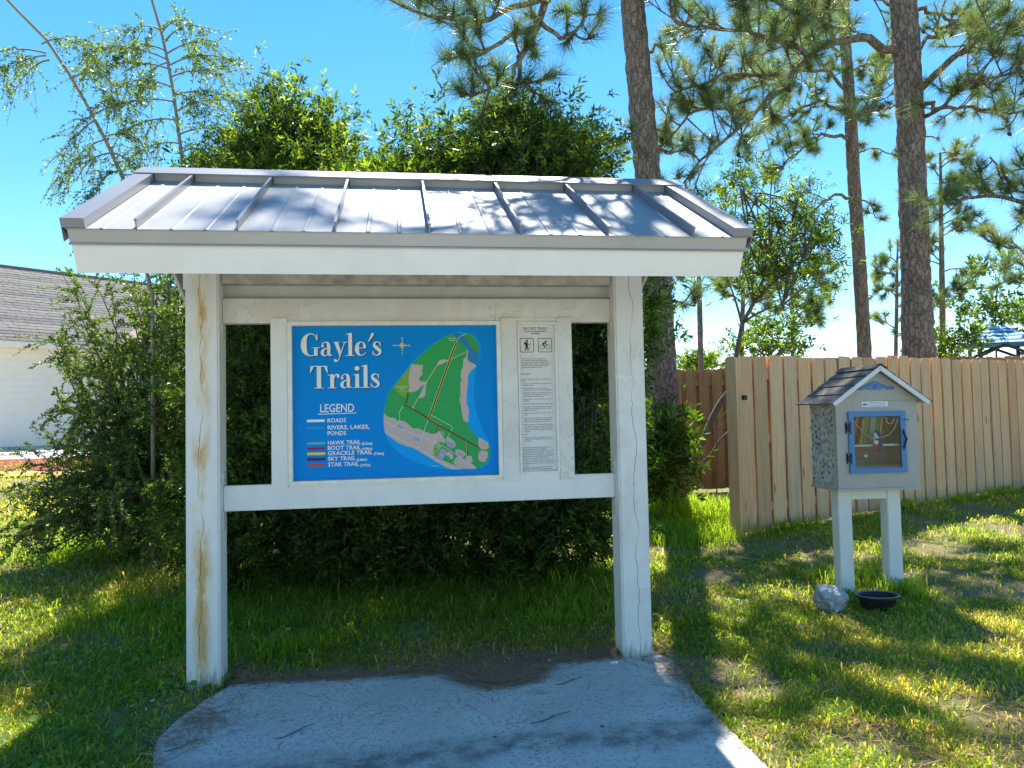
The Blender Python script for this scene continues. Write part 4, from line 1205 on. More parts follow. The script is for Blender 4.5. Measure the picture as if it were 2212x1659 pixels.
fr, fbase = fence('wood_fence', 'pale new pine shadowbox fence running right behind the book box', fa, fb, 1.84, 0.2416, 'picket', 0.205)
# end post with the corner boards facing left
z0 = fbase(0)
MB().box(-0.085, 0.0, -0.034, 0.055, z0 - 0.1, z0 + 1.86, bev=0.004).build('post', M['picket'], fr)
q = picket_mesh(0.14, 1.86, 0.017)
q.v = [(-0.105 + p[1], 0.008 + p[0], p[2] + z0 + 0.02) for p in q.v]
q.build('picket', M['picket'], fr)
MB().box(-0.085, -0.068, -0.0535, -0.0365, z0 + 0.06, z0 + 1.87).build('corner_board', M['picket'], fr)
mb = MB().box(0.005, 0.06, -0.060, -0.0375, z0 + 1.42, z0 + 1.47)
mb.build('latch', plain('black_iron', (0.03, 0.03, 0.032), 0.5, 0.5, 0.1), fr)
pb0 = at(1130, 900, 11.3); pb1 = at(1760, 900, 11.6)
fence('wood_fence', 'weathered orange brown fence in shade beyond the pine, between kiosk and pale fence', pb0, pb1, 1.80, 0.205, 'picket_old', 0.15)
pc0 = at(1975, 900, 12.4); pc1 = at(2330, 900, 13.4)
fence('wood_fence', 'orange brown fence whose tops just show above the pale fence at far right', pc0, pc1, 1.97, 0.19, 'picket_old', 0.16)

# ------------------------------------------------------------------ little book box
LO = np.array([4.52, 0.94]); LR = np.array([5.174, 0.896])
lc = (LO + LR) / 2
lrz = math.atan2(LR[1] - LO[1], LR[0] - LO[0])
lz = gz(lc[0], lc[1] + 0.1)
lib = empty('book_box', (lc[0], lc[1], lz), lrz)
tag(lib, 'grey book exchange box with blue glazed door and pebbled side on white legs', 'book box')
def zl(z): return z - lz
M['boxgrey'] = plain('warm_grey_board', (0.42, 0.41, 0.37), 0.6, 0, 0.08, 9, bump=0.1)
M['doorblue'] = plain('blue_door_paint', (0.085, 0.23, 0.46), 0.5, 0, 0.08, 14)
M['legwhite'] = plain('white_leg_paint', (0.72, 0.74, 0.73), 0.55, 0, 0.06, 8, bump=0.1)
M['iron'] = plain('black_hardware', (0.025, 0.025, 0.027), 0.45, 0.4, 0.1)
M['grout'] = plain('grey_grout', (0.58, 0.56, 0.52), 0.9, 0, 0.15, 40, bump=0.4)
hw, dp = 0.327, 0.42
zb, zt, zp = zl(0.874), zl(1.545), zl(1.80)
# front: stiles and rails round the door opening
dx0, dx1, dz0, dz1 = -0.237, 0.219, zl(0.988), zl(1.462)
mb = MB()
mb.box(-hw, dx0 + 0.03, 0, 0.018, zb, zt); mb.box(dx1 - 0.03, hw, 0, 0.018, zb, zt)
mb.box(dx0 + 0.03, dx1 - 0.03, 0, 0.018, zb, dz0 + 0.03); mb.box(dx0 + 0.03, dx1 - 0.03, 0, 0.018, dz1 - 0.03, zt)
mb.build('front_wall', M['boxgrey'], lib)
MB().prism([(-hw - 0.006, zt + 0.002), (hw + 0.006, zt + 0.002), (0.0, zt + 0.002 + (hw + 0.006) * 0.72)], -0.004, 0.014).build('gable', M['boxgrey'], lib)
MB().box(hw - 0.016, hw, 0.0185, dp, zb, zt).build('side_wall', M['boxgrey'], lib)
MB().box(-hw + 0.016, hw - 0.0165, dp - 0.018, dp, zb + 0.014, zt - 0.001).build('back_wall', M['boxgrey'], lib)
MB().box(-hw - 0.012, hw + 0.004, -0.010, dp + 0.012, zb - 0.020, zb - 0.0005).build('floor_board', M['boxgrey'], lib)
MB().box(-hw + 0.017, hw - 0.017, 0.0185, dp - 0.019, zb, zb + 0.012).build('bottom_shelf', M['boxgrey'], lib)
MB().box(-hw, -hw + 0.03, 0.0185, 0.05, zb, zt).build('corner_board', M['boxgrey'], lib)
# pebble side
pw = MB().box(-hw, -hw + 0.015, 0.0505, dp, zb, zt).build('pebble_wall', M['grout'], lib)
peb_mats = [plain('pebble_%d' % i, c, 0.6, 0, 0.25, 60) for i, c in enumerate(((0.32, 0.32, 0.33), (0.19, 0.19, 0.20), (0.48, 0.47, 0.45), (0.66, 0.64, 0.60), (0.06, 0.06, 0.07), (0.30, 0.24, 0.19), (0.24, 0.13, 0.10), (0.36, 0.35, 0.33)))]
bm = bmesh.new()
bmesh.ops.create_icosphere(bm, subdivisions=1, radius=1)
peb_meshes = []
for pm in peb_mats:
    me = bpy.data.meshes.new('pebble')
    bm.to_mesh(me); me.materials.append(pm)
    me.polygons.foreach_set('use_smooth', [True] * len(me.polygons))
    peb_meshes.append(me)
bm.free()
pts = []
tries = 0
while len(pts) < 170 and tries < 30000:
    tries += 1
    y_, z_ = RNG.uniform(0.062, dp - 0.008), RNG.uniform(zb + 0.012, zt - 0.01)
    if all((y_ - a) ** 2 + (z_ - b) ** 2 > 0.0335 ** 2 for a, b in pts):
        pts.append((y_, z_))
for y_, z_ in pts:
    o = link('pebble', peb_meshes[RNG.choice(8, p=[.24, .10, .22, .18, .03, .06, .03, .14])], None, pw, (-hw - 0.001, y_, z_))
    o.scale = (0.006, RNG.uniform(0.012, 0.016), RNG.uniform(0.018, 0.025))
    o.rotation_euler = (RNG.choice([RNG.uniform(-0.5, 0.5), RNG.uniform(1.0, 2.1)]), 0, 0)
# roof: decking, white barge boards, courses of shingles
SL = math.atan(0.72); cs, sn = math.cos(SL), math.sin(SL)
rs = 0.386 / cs
def LP(side, s, y, h):
    return (side * (s * cs + h * sn), y, zp + 0.012 - s * sn + h * cs)
def lbox(mb, side, s0, s1, y0, y1, h0, h1):
    v = [LP(side, s, y, h) for h in (h0, h1) for s, y in ((s0, y0), (s1, y0), (s1, y1), (s0, y1))]
    f = [(0, 3, 2, 1), (4, 5, 6, 7), (0, 1, 5, 4), (1, 2, 6, 5), (2, 3, 7, 6), (3, 0, 4, 7)]
    return mb.add(v, f if side < 0 else [q[::-1] for q in f])
mb = MB()
for sd in (-1, 1):
    lbox(mb, sd, 0.004, rs, -0.07, dp + 0.07, -0.012, -0.001)
lroof = mb.build('roof', M['boxgrey'], lib)
for sd in (-1, 1):
    mb = MB(); lbox(mb, sd, 0.004, rs + 0.004, -0.083, -0.0705, -0.030, 0.002)
    mb.build('barge_board', M['legwhite'], lroof)
def shingle_mat(name, a, b):
    t = NT(name)
    oi = t.node('ShaderNodeObjectInfo')
    n = t.noise(t.coord(), 160, 3, 0.8)
    c = t.ramp(n, [(0.35, a), (0.68, b)])
    c = t.mix(1.0, c, t.ramp(oi.outputs['Random'], [(0.0, (0.7, 0.7, 0.72)), (1.0, (1.15, 1.12, 1.08))]), 'MULTIPLY')
    return t.done(t.bsdf(c, 0.95, 0, t.bump(n, 0.6, 0.004), 0.15))
M['shingle'] = shingle_mat('grey_shingle', (0.10, 0.095, 0.09), (0.25, 0.24, 0.225))
for sd in (-1, 1):
    for k in range(4):
        s1 = rs + 0.02 - k * 0.118
        s0 = max(0.0, s1 - 0.125)
        brk = sorted([-0.085, dp + 0.085] + [RNG.uniform(-0.03, dp + 0.03) for _ in range(3)])
        for i in range(4):
            if brk[i + 1] - brk[i] < 0.03:
                continue
            mb = MB(); h = 0.002 + 0.0022 * RNG.random()
            v = [LP(sd, s0, brk[i] + 0.002, 0.000), LP(sd, s1, brk[i] + 0.002, 0.004), LP(sd, s1, brk[i + 1] - 0.002, 0.004), LP(sd, s0, brk[i + 1] - 0.002, 0.0),
                 LP(sd, s0, brk[i] + 0.002, 0.004), LP(sd, s1, brk[i] + 0.002, 0.010 + h), LP(sd, s1, brk[i + 1] - 0.002, 0.010 + h), LP(sd, s0, brk[i + 1] - 0.002, 0.004)]
            f = [(0, 3, 2, 1), (4, 5, 6, 7), (0, 1, 5, 4), (1, 2, 6, 5), (2, 3, 7, 6), (3, 0, 4, 7)]
            mb.add(v, f if sd < 0 else [q[::-1] for q in f])
            mb.build('shingle', M['shingle'], lroof)
mb = MB()
for sd in (-1, 1):
    lbox(mb, sd, -0.004, 0.06, -0.084, dp + 0.085, 0.014, 0.019)
mb.build('ridge_shingle', M['shingle'], lroof)
# carved blue ornament on the gable
half = [(0.0, 0.068), (0.018, 0.066), (0.03, 0.056), (0.05, 0.046), (0.075, 0.040), (0.10, 0.030), (0.118, 0.022), (0.132, 0.028), (0.148, 0.024), (0.158, 0.010), (0.150, 0.0), (0.130, 0.004), (0.112, 0.000), (0.09, 0.008), (0.07, 0.014), (0.05, 0.004), (0.03, 0.0), (0.012, 0.006), (0.0, 0.0)]
poly = half + [(-a, b) for a, b in half[-2:0:-1]]
orn = MB().prism([(a - 0.012, b + zl(1.628)) for a, b in poly], -0.016, -0.0045).build('ornament', M['doorblue'], lib)
mb = MB()
for sx in (-1, 1):
    mb.tube([(-0.012 + sx * (0.13 - 0.02 * math.cos(t)), -0.018, zl(1.640) + 0.008 * math.sin(t)) for t in np.linspace(0, 5.2, 9)], 0.0028, 5)
    mb.tube([(-0.012 + sx * x, -0.017, zl(1.628) + z) for x, z in ((0.03, 0.045), (0.06, 0.032), (0.09, 0.02), (0.115, 0.012))], 0.003, 5)
for k in range(5):
    a = math.pi * (0.15 + 0.175 * k)
    mb.tube([(-0.012, -0.017, zl(1.634)), (-0.012 + 0.024 * math.cos(a), -0.018, zl(1.636) + 0.036 * math.sin(a))], 0.003, 5)
mb.build('carving', M['doorblue'], orn)
# plaque
pq = MB().prism(rounded(-0.013, zl(1.5185), 0.021, 0.006)[:0] + [(-0.118, zl(1.499)), (0.092, zl(1.499)), (0.092, zl(1.539)), (-0.118, zl(1.539))], -0.004, -0.0005).build('plaque', plain('plaque_white', (0.72, 0.76, 0.80), 0.35, 0, 0.03), lib)
inkb = INK['blue']
text('lettering', 'LittleFreeLibrary.org', -0.058, zl(1.522), 0.0165, inkb, pq, -0.0047, 'LEFT', 0.92)
text('lettering', 'Take a Book . Return a Book', -0.058, zl(1.506), 0.0115, INK['black'], pq, -0.0047, 'LEFT', 0.95)
mb = MB()
for cx_, r in ((-0.098, 0.012), (-0.078, 0.009)):
    sheet(mb, [(cx_ + r * math.cos(t), zl(1.517) + r * 0.8 * math.sin(t)) for t in np.linspace(0, 2 * math.pi, 12, endpoint=False)], -0.0047 - (0.0001 if r < 0.01 else 0))
mb.build('emblem', INK['grey'], pq)
# door
fwd_ = 0.040
door = MB()
door.box(dx0, dx0 + fwd_, -0.022, -0.001, dz0, dz1); door.box(dx1 - fwd_, dx1, -0.022, -0.001, dz0, dz1)
door.box(dx0 + fwd_, dx1 - fwd_, -0.0215, -0.0015, dz1 - 0.037, dz1); door.box(dx0 + fwd_, dx1 - fwd_, -0.0215, -0.0015, dz0, dz0 + fwd_)
dr = door.build('door', M['doorblue'], lib)
t = NT('door_glass')
gl = t.node('ShaderNodeBsdfGlossy'); gl.inputs['Roughness'].default_value = 0.02
tp = t.node('ShaderNodeBsdfTransparent'); tp.inputs['Color'].default_value = (0.93, 0.96, 0.94, 1)
fr_ = t.node('ShaderNodeFresnel'); fr_.inputs['IOR'].default_value = 1.45
mx = t.node('ShaderNodeMixShader')
t.l.new(fr_.outputs[0], mx.inputs[0]); t.l.new(tp.outputs[0], mx.inputs[1]); t.l.new(gl.outputs[0], mx.inputs[2])
M['glass'] = t.done(mx.outputs[0])
MB().box(dx0 + fwd_ - 0.004, dx1 - fwd_ + 0.004, -0.011, -0.008, dz0 + fwd_ - 0.004, dz1 - 0.037 + 0.004).build('pane', M['glass'], dr)
for zc in (zl(1.34), zl(1.105)):
    mb = MB()
    for s_ in (-1, 1):
        p = [(0.004, -0.03), (0.012, -0.042), (0.018, -0.046), (0.016, -0.03), (0.018, 0.03), (0.018, 0.046), (0.012, 0.042), (0.004, 0.03)]
        mb.prism([(dx0 - 0.004 + s_ * a, zc + b) for a, b in (p if s_ > 0 else p[::-1])], -0.0265 if s_ > 0 else -0.006, -0.0225 if s_ > 0 else -0.0005)
    mb.box(dx0 - 0.012, dx0 + 0.004, -0.028, -0.0227, zc - 0.022, zc + 0.022)
    mb.build('hinge', M['iron'], dr)
hx = dx1 - 0.022
mb = MB()
mb.tube([(hx, -0.026, zl(1.300)), (hx + 0.002, -0.036, zl(1.275)), (hx + 0.006, -0.050, zl(1.245)), (hx + 0.002, -0.036, zl(1.212)), (hx, -0.026, zl(1.185))], [0.006, 0.006, 0.009, 0.006, 0.006], 8)
for zc, sg in ((zl(1.300), 1), (zl(1.185), -1)):
    mb.prism([(hx - 0.009, zc - 0.008 * sg), (hx + 0.009, zc - 0.008 * sg), (hx + 0.010, zc + 0.006 * sg), (hx, zc + 0.026 * sg), (hx - 0.010, zc + 0.006 * sg)][::sg], -0.0255, -0.0225)
mb.build('handle', M['iron'], dr)
MB().tube([(dx1 - 0.02, -0.026, zl(1.398)), (dx1 + 0.022, -0.022, zl(1.395)), (dx1 + 0.03, -0.012, zl(1.388))], 0.0028, 6).build('hook_latch', M['iron'], dr)
MB().box(-hw + 0.0175, hw - 0.0175, 0.035, dp - 0.02, zl(1.192), zl(1.207)).build('shelf', M['legwhite'], lib)
# legs
for x0, x1, nm in ((-0.285, -0.175, 'leg'), (0.115, 0.225, 'leg')):
    MB().box(x0, x1, 0.10, 0.21, -0.15, zb - 0.0215, bev=0.005).build('leg', M['legwhite'], lib)
MB().box(-0.1745, 0.1145, 0.104, 0.206, zb - 0.096, zb - 0.0215, bev=0.003).build('crossbar', M['legwhite'], lib)

# what is on the shelves (things of their own)
LM = Matrix.Translation((lc[0], lc[1], lz)) @ Matrix.Rotation(lrz, 4, 'Z')
def inside(name, x, y, z, ry=0.0):
    p = LM @ Vector((x, y, z))
    o = empty(name, p)
    o.rotation_euler = (0, ry, lrz)
    return o
def book(x, w, h, d, c, lean, label, z=zl(1.2075), y=0.09, cover=False):
    lift_ = abs(math.sin(lean)) * w / 2 if lean else 0
    o = inside('book', x, y, z + lift_ + 0.0005, lean)
    tag(o, label, 'book', 'books in the book box')
    bm_ = plain('book_cover', c, 0.5, 0, 0.15, 12)
    mb = MB(); mb.box(-w / 2, -w / 2 + 0.003, 0, d, 0, h); mb.box(w / 2 - 0.003, w / 2, 0, d, 0, h); mb.box(-w / 2 + 0.003, w / 2 - 0.003, 0, 0.003, 0, h)
    mb.build('cover', bm_, o)
    MB().box(-w / 2 + 0.0032, w / 2 - 0.0032, 0.0035, d - 0.003, 0.002, h - 0.004).build('pages', M['legwhite'], o)
    return o
book(-0.185, 0.022, 0.225, 0.14, (0.60, 0.13, 0.06), 0.30, 'orange red book leaning at the left of the upper shelf', y=0.06)
book(-0.140, 0.035, 0.215, 0.15, (0.16, 0.11, 0.05), 0.26, 'dark brown book leaning behind the orange one, upper shelf', y=0.10)
book(-0.108, 0.016, 0.205, 0.13, (0.52, 0.30, 0.06), 0.17, 'thin mustard yellow book leaning on the upper shelf', y=0.055)
book(-0.062, 0.040, 0.215, 0.15, (0.20, 0.24, 0.10), 0.14, 'thick olive book in the middle of the upper shelf', y=0.08)
book(-0.012, 0.045, 0.212, 0.15, (0.30, 0.36, 0.30), 0.14, 'thick pale grey green book in the middle of the upper shelf', y=0.075)
book(0.030, 0.028, 0.213, 0.15, (0.07, 0.17, 0.11), 0.14, 'dark green book behind the toy bird on the upper shelf', y=0.08)
book(0.055, 0.012, 0.208, 0.13, (0.60, 0.36, 0.12), 0.14, 'thin orange book right of the green ones on the upper shelf', y=0.07)
# a picture book standing face out at the right
o = inside('picture_book', 0.135, 0.16, zl(1.2075) + 0.0005)
tag(o, 'brown picture book facing out at the right of the upper shelf', 'book', 'books in the book box')
MB().box(-0.065, 0.065, 0, 0.014, 0, 0.20).build('cover', plain('brown_cover', (0.14, 0.10, 0.07), 0.4, 0, 0.3, 20), o)
mb = MB(); mb.prism([(0.042 * math.cos(a) - 0.02, 0.085 + 0.032 * math.sin(a)) for a in np.linspace(0, 2 * math.pi, 18, endpoint=False)], -0.002, -0.0002); mb.build('printed_disc', plain('olive_disc', (0.24, 0.20, 0.06), 0.5), o)
mb = MB(); mb.prism([(0.03 + 0.024 * math.cos(a), 0.165 + 0.017 * math.sin(a)) for a in np.linspace(0, 2 * math.pi, 14, endpoint=False)], -0.002, -0.0002); mb.build('printed_spot', plain('red_spot', (0.42, 0.05, 0.05), 0.5), o)
book(-0.165, 0.050, 0.140, 0.14, (0.52, 0.50, 0.40), 0.0, 'cream book at the left of the lower shelf', z=zb + 0.012, y=0.05)
book(-0.112, 0.042, 0.135, 0.14, (0.15, 0.22, 0.30), 0.0, 'slate blue book beside the cream one, lower shelf', z=zb + 0.012, y=0.05)
book(0.04, 0.20, 0.10, 0.14, (0.13, 0.13, 0.06), 0.0, 'wide dark olive volume lying on the lower shelf', z=zb + 0.012, y=0.12)
# paper stars stuck inside the pane
for x, z, c, nm in ((-0.128, zl(1.150), (0.60, 0.03, 0.02), 'red'), (-0.103, zl(1.122), (0.80, 0.82, 0.84), 'white'), (-0.160, zl(1.108), (0.02, 0.03, 0.16), 'navy blue')):
    o = inside('star_sticker', x, -0.0045, z)
    mb = MB()
    p = [((0.018 if k % 2 == 0 else 0.008) * math.sin(k * math.pi / 5), (0.018 if k % 2 == 0 else 0.008) * math.cos(k * math.pi / 5)) for k in range(10)][::-1]
    mb.prism(p, -0.001, 0.001)
    mb.build('star', plain(nm + '_paper', c, 0.7), o)
    tag(o, 'small %s paper star inside the glass door' % nm, 'star', 'paper stars on the door')
# toy bird hanging inside the pane
bd = inside('toy_bird', 0.0, 0.012, zl(1.165))
tag(bd, 'hanging felt toy bird in blue, white and red behind the glass', 'toy bird')
felt = {k: plain('felt_' + k, c, 0.9, 0, 0.15, 60, bump=0.3) for k, c in dict(blue=(0.020, 0.035, 0.22), navy=(0.012, 0.022, 0.12), white=(0.78, 0.80, 0.84), red=(0.55, 0.03, 0.02)).items()}
def soft(poly, c, nm, y0=-0.008, y1=0.008):
    mb = MB(); sm = smooth_poly(poly, True, 4); mb.prism([tuple(p) for p in sm], y0, y1); mb.build(nm, felt[c], bd)
soft([(-0.012, 0.135), (-0.002, 0.150), (0.018, 0.140), (0.034, 0.112), (0.040, 0.075), (0.040, 0.030), (0.034, -0.012), (0.012, -0.014), (0.008, 0.04), (0.010, 0.095), (0.0, 0.118)], 'blue', 'wing')
soft([(-0.026, 0.118), (-0.012, 0.134), (0.004, 0.118), (0.008, 0.095), (0.0, 0.085), (-0.014, 0.086), (-0.030, 0.078), (-0.024, 0.10)], 'white', 'head', -0.007, 0.007)
soft([(-0.024, 0.070), (0.006, 0.072), (0.008, 0.045), (-0.022, 0.046)], 'white', 'breast', -0.006, 0.006)
soft([(-0.022, 0.042), (0.006, 0.042), (0.004, 0.006), (-0.008, -0.022), (-0.020, 0.010)], 'red', 'belly', -0.0055, 0.0055)
mb = MB(); mb.prism([(-0.018 + 0.004 * math.cos(a), 0.110 + 0.004 * math.sin(a)) for a in np.linspace(0, 2 * math.pi, 8, endpoint=False)], -0.009, -0.0072); mb.build('eye', felt['navy'], bd)
# pale cord looped across the pane
cp = [LM @ Vector(q) for q in ((-0.195, 0.004, zl(1.405)), (-0.17, 0.006, zl(1.375)), (-0.14, 0.006, zl(1.335)), (-0.10, 0.006, zl(1.29)), (-0.05, 0.006, zl(1.262)), (0.0, 0.006, zl(1.258)), (0.05, 0.006, zl(1.262)), (0.10, 0.006, zl(1.285)), (0.14, 0.006, zl(1.325)), (0.16, 0.006, zl(1.37)), (0.172, 0.004, zl(1.405)))]
tag(MB().tube(cp, 0.0045, 6).build('cord', plain('grey_ribbon', (0.42, 0.42, 0.42), 0.7)), 'grey ribbon looped across the inside of the glass door', 'ribbon')
cp = [LM @ Vector(q) for q in ((0.075, 0.004, zl(1.415)), (0.08, 0.004, zl(1.385)), (0.095, 0.004, zl(1.365)), (0.115, 0.004, zl(1.362)), (0.132, 0.004, zl(1.38)), (0.140, 0.004, zl(1.405)))]
tag(MB().tube(cp, 0.0035, 6).build('cord', plain('white_cord', (0.7, 0.68, 0.62), 0.7)), 'short white cord curled in the top right of the glass door', 'cord')

# silvery stone
g = gnd(1795, 1318)
bm = bmesh.new()
bmesh.ops.create_icosphere(bm, subdivisions=4, radius=1)
for v in bm.verts:
    p = v.co.copy()
    r = 1 + 0.20 * mnoise.noise(p * 1.6 + Vector((3, 1, 8))) + 0.09 * mnoise.noise(p * 4.0) + 0.07 * abs(mnoise.noise(p * 7.0))
    q = p * r
    q.x *= 0.118; q.y *= 0.10; q.z = q.z * 0.108 + 0.02 * (p.x < -0.2)
    v.co = q
me = bpy.data.meshes.new('stone'); bm.to_mesh(me); bm.free()
t = NT('silver_painted_stone'); v = t.coord()
nn = t.noise(v, 26, 5, 0.6, 0.6)
c = t.ramp(nn, [(0.35, (0.26, 0.275, 0.31)), (0.65, (0.46, 0.475, 0.52))])
M['stone'] = t.done(t.bsdf(c, 0.42, 0.15, t.bump(nn, 0.8, 0.02), 0.5))
stn = link('stone', me, M['stone'], None, (g[0], g[1], gz(g[0], g[1]) + 0.07))
tag(stn, 'lumpy silvery grey stone lying by the left leg of the book box', 'stone')
# oval black tub
g = gnd(1902, 1318)
tub = empty('plastic_tub', (g[0], g[1] + 0.03, gz(g[0], g[1]) + 0.004), lrz - 0.15)
tag(tub, 'oval black plastic tub on the grass by the right leg of the book box', 'tub')
def oval(a, b, z, n=28):
    return [(a * math.cos(t), b * math.sin(t), z) for t in np.linspace(0, 2 * math.pi, n, endpoint=False)]
rings = [oval(0.115, 0.085, 0.0), oval(0.130, 0.098, 0.085), oval(0.152, 0.118, 0.0855), oval(0.152, 0.118, 0.098), oval(0.134, 0.102, 0.0985), oval(0.126, 0.094, 0.09), oval(0.110, 0.080, 0.012)]
v = [p for r in rings for p in r]; n = 28
f = [(i * n + k, i * n + (k + 1) % n, (i + 1) * n + (k + 1) % n, (i + 1) * n + k) for i in range(len(rings) - 1) for k in range(n)]
f += [tuple(range(n - 1, -1, -1)), tuple(6 * n + k for k in range(n))]
MB().add(v, f).build('bowl', plain('black_plastic', (0.012, 0.012, 0.015), 0.35, 0, 0.2, 20), tub, smooth=False)
ro = [(0.147 * math.cos(t), 0.113 * math.sin(t), 0.099) for t in np.linspace(0, 2 * math.pi, 29)]
MB().tube(ro, 0.006, 6, False).build('rim', plain('grey_plastic_rim', (0.16, 0.18, 0.21), 0.3, 0, 0.1), tub)
MB().add([(p[0] * 0.95, p[1] * 0.95, 0.045) for p in rings[6]], [tuple(range(n))]).build('water', plain('dark_water', (0.02, 0.025, 0.03), 0.05, 0, 0.0), tub)

# ------------------------------------------------------------------ house at the left
rtv = Vector((0.9896, -0.1438, 0)); fwv = Vector((0.1438, 0.9896, 0))
uh = (rtv * -0.616 - fwv * 0.788).normalized(); nh = (rtv * 0.788 - fwv * 0.616).normalized()
hc = Vector((-6.615, 17.432, 0))
hz = 0.88
house = empty('house', (hc.x, hc.y, hz))
tag(house, 'white sided house with grey shingle roof at the left edge', 'house')
HMt = Matrix((( uh.x, nh.x, 0), (uh.y, nh.y, 0), (0, 0, 1))).to_4x4()    # local x along the wall towards the viewer, local y out of the wall
def HP(x, y, z):
    return HMt @ Vector((x, y, z))
def hbox(x0, x1, y0, y1, z0, z1):
    mb = MB()
    v = [HP(*q) for q in ((x0, y0, z0), (x1, y0, z0), (x1, y1, z0), (x0, y1, z0), (x0, y0, z1), (x1, y0, z1), (x1, y1, z1), (x0, y1, z1))]
    return mb.add(v, [(0, 1, 2, 3), (7, 6, 5, 4), (4, 5, 1, 0), (5, 6, 2, 1), (6, 7, 3, 2), (7, 4, 0, 3)])
M['siding'] = plain('white_siding', (0.95, 0.87, 0.76), 0.55, 0, 0.03, 4)
M['roofgrey'] = shingle_mat('house_shingle', (0.13, 0.125, 0.12), (0.25, 0.24, 0.225))
hw_ = hbox(-0.2, 15, -8, -0.03, -0.9, 2.55).build('wall', M['siding'], house)
for k in range(15):
    z0 = 0.12 + k * 0.165
    mb = MB()
    v = [HP(*q) for q in ((0, -0.028, z0), (14.5, -0.028, z0), (14.5, -0.006, z0), (0, -0.006, z0), (0, -0.028, z0 + 0.163), (14.5, -0.028, z0 + 0.163), (14.5, -0.024, z0 + 0.163), (0, -0.024, z0 + 0.163))]
    mb.add(v, [(0, 1, 2, 3), (7, 6, 5, 4), (4, 5, 1, 0), (5, 6, 2, 1), (6, 7, 3, 2), (7, 4, 0, 3)])
    mb.build('siding_board', M['siding'], hw_)
hbox(0, 14.5, -0.02, 0.03, -0.4, 0.11).build('footing', plain('footing_grey', (0.55, 0.55, 0.54), 0.8), house)
hbox(-0.04, 0.10, -0.005, 0.03, 0.12, 2.56).build('corner_trim', M['siding'], house)
mb = MB().tube([HP(0.22, 0.06, 0.15), HP(0.22, 0.06, 2.4), HP(0.22, 0.30, 2.52)], 0.04, 8)
mb.build('downspout', M['siding'], house)
hbox(-0.3, 15, -0.03, 0.42, 2.551, 2.585).build('soffit', M['siding'], house)
hbox(-0.3, 15, 0.4205, 0.50, 2.57, 2.69).build('gutter', M['siding'], house)
run, rise = 5.3, 2.75
sl = math.hypot(run, rise)
ndir = Vector((0, rise / sl, run / sl))
def roofp(x, s, h):
    return HP(x, 0.50 - s * run / sl + h * rise / sl, 2.70 + s * rise / sl + h * run / sl)
mb = MB()
v = [roofp(x, s, h) for h in (-0.1, -0.012) for x, s in ((-6, 0.02), (15, 0.02), (15, sl), (-6, sl))]
mb.add(v, [(0, 3, 2, 1), (4, 5, 6, 7), (0, 1, 5, 4), (1, 2, 6, 5), (2, 3, 7, 6), (3, 0, 4, 7)])
v = [HP(x, 0.50 - run - yy, 2.70 + rise - yy * 0.52 + hh) for hh in (-0.1, -0.02) for x, yy in ((-6, 0), (15, 0), (15, 5.2), (-6, 5.2))]
mb.add(v, [(0, 1, 2, 3), (7, 6, 5, 4), (4, 5, 1, 0), (5, 6, 2, 1), (6, 7, 3, 2), (7, 4, 0, 3)])
hr = mb.build('roof', M['roofgrey'], house)
nc = 28
cstep = sl / nc
for k in range(nc):
    s0 = k * cstep - 0.02
    mb = MB()
    # the valley: courses stop where the cross wing's roof begins
    xv = -0.35 - s0 * run / sl
    x = xv
    while x < 15:
        w = RNG.choice([0.16, 0.24, 0.33])
        h = RNG.choice([0.004, 0.007, 0.010])
        v = [roofp(x + 0.004, s0, h), roofp(x + w - 0.004, s0, h), roofp(x + w - 0.004, s0 + cstep * 1.15, -0.004), roofp(x + 0.004, s0 + cstep * 1.15, -0.004), roofp(x + 0.004, s0, -0.01), roofp(x + w - 0.004, s0, -0.01)]
        mb.add(v, [(3, 2, 1, 0), (0, 1, 5, 4)])
        x += w
    mb.build('shingle_course', M['roofgrey'], hr)
hbox(-6, 15, 0.5 - run - 0.12, 0.5 - run + 0.12, 2.70 + rise - 0.05, 2.70 + rise + 0.03).build('ridge', M['roofgrey'], hr)
# cross wing to the right, mostly behind the shrubs
wing = hbox(-7.2, -0.21, -5, 3.4, -0.9, 2.55).build('wing_wall', M['siding'], house)
for k in range(15):
    z0 = 0.12 + k * 0.165
    hbox(-0.209, -0.195 + 0.004 * (k % 2), 0.03, 3.4, z0, z0 + 0.158).build('siding_board', M['siding'], wing)
M['wingroof'] = shingle_mat('sunlit_wing_shingle', (0.30, 0.22, 0.17), (0.46, 0.36, 0.29))  # sunlit look of the wing roof put into a browner shingle colour
mb = MB()
for a, b in (((0.22, 2.68), (-3.7, 4.72)), ((-7.6, 2.68), (-3.7, 4.72))):
    v = [HP(x, y, z + dz) for dz in (-0.1, 0) for (x, z), y in ((a, -3), (a, 3.8), (b, 3.8), (b, -3))]
    mb.add(v, [(0, 1, 2, 3), (7, 6, 5, 4), (4, 5, 1, 0), (5, 6, 2, 1), (6, 7, 3, 2), (7, 4, 0, 3)])
mb.build('wing_roof', M['wingroof'], house)

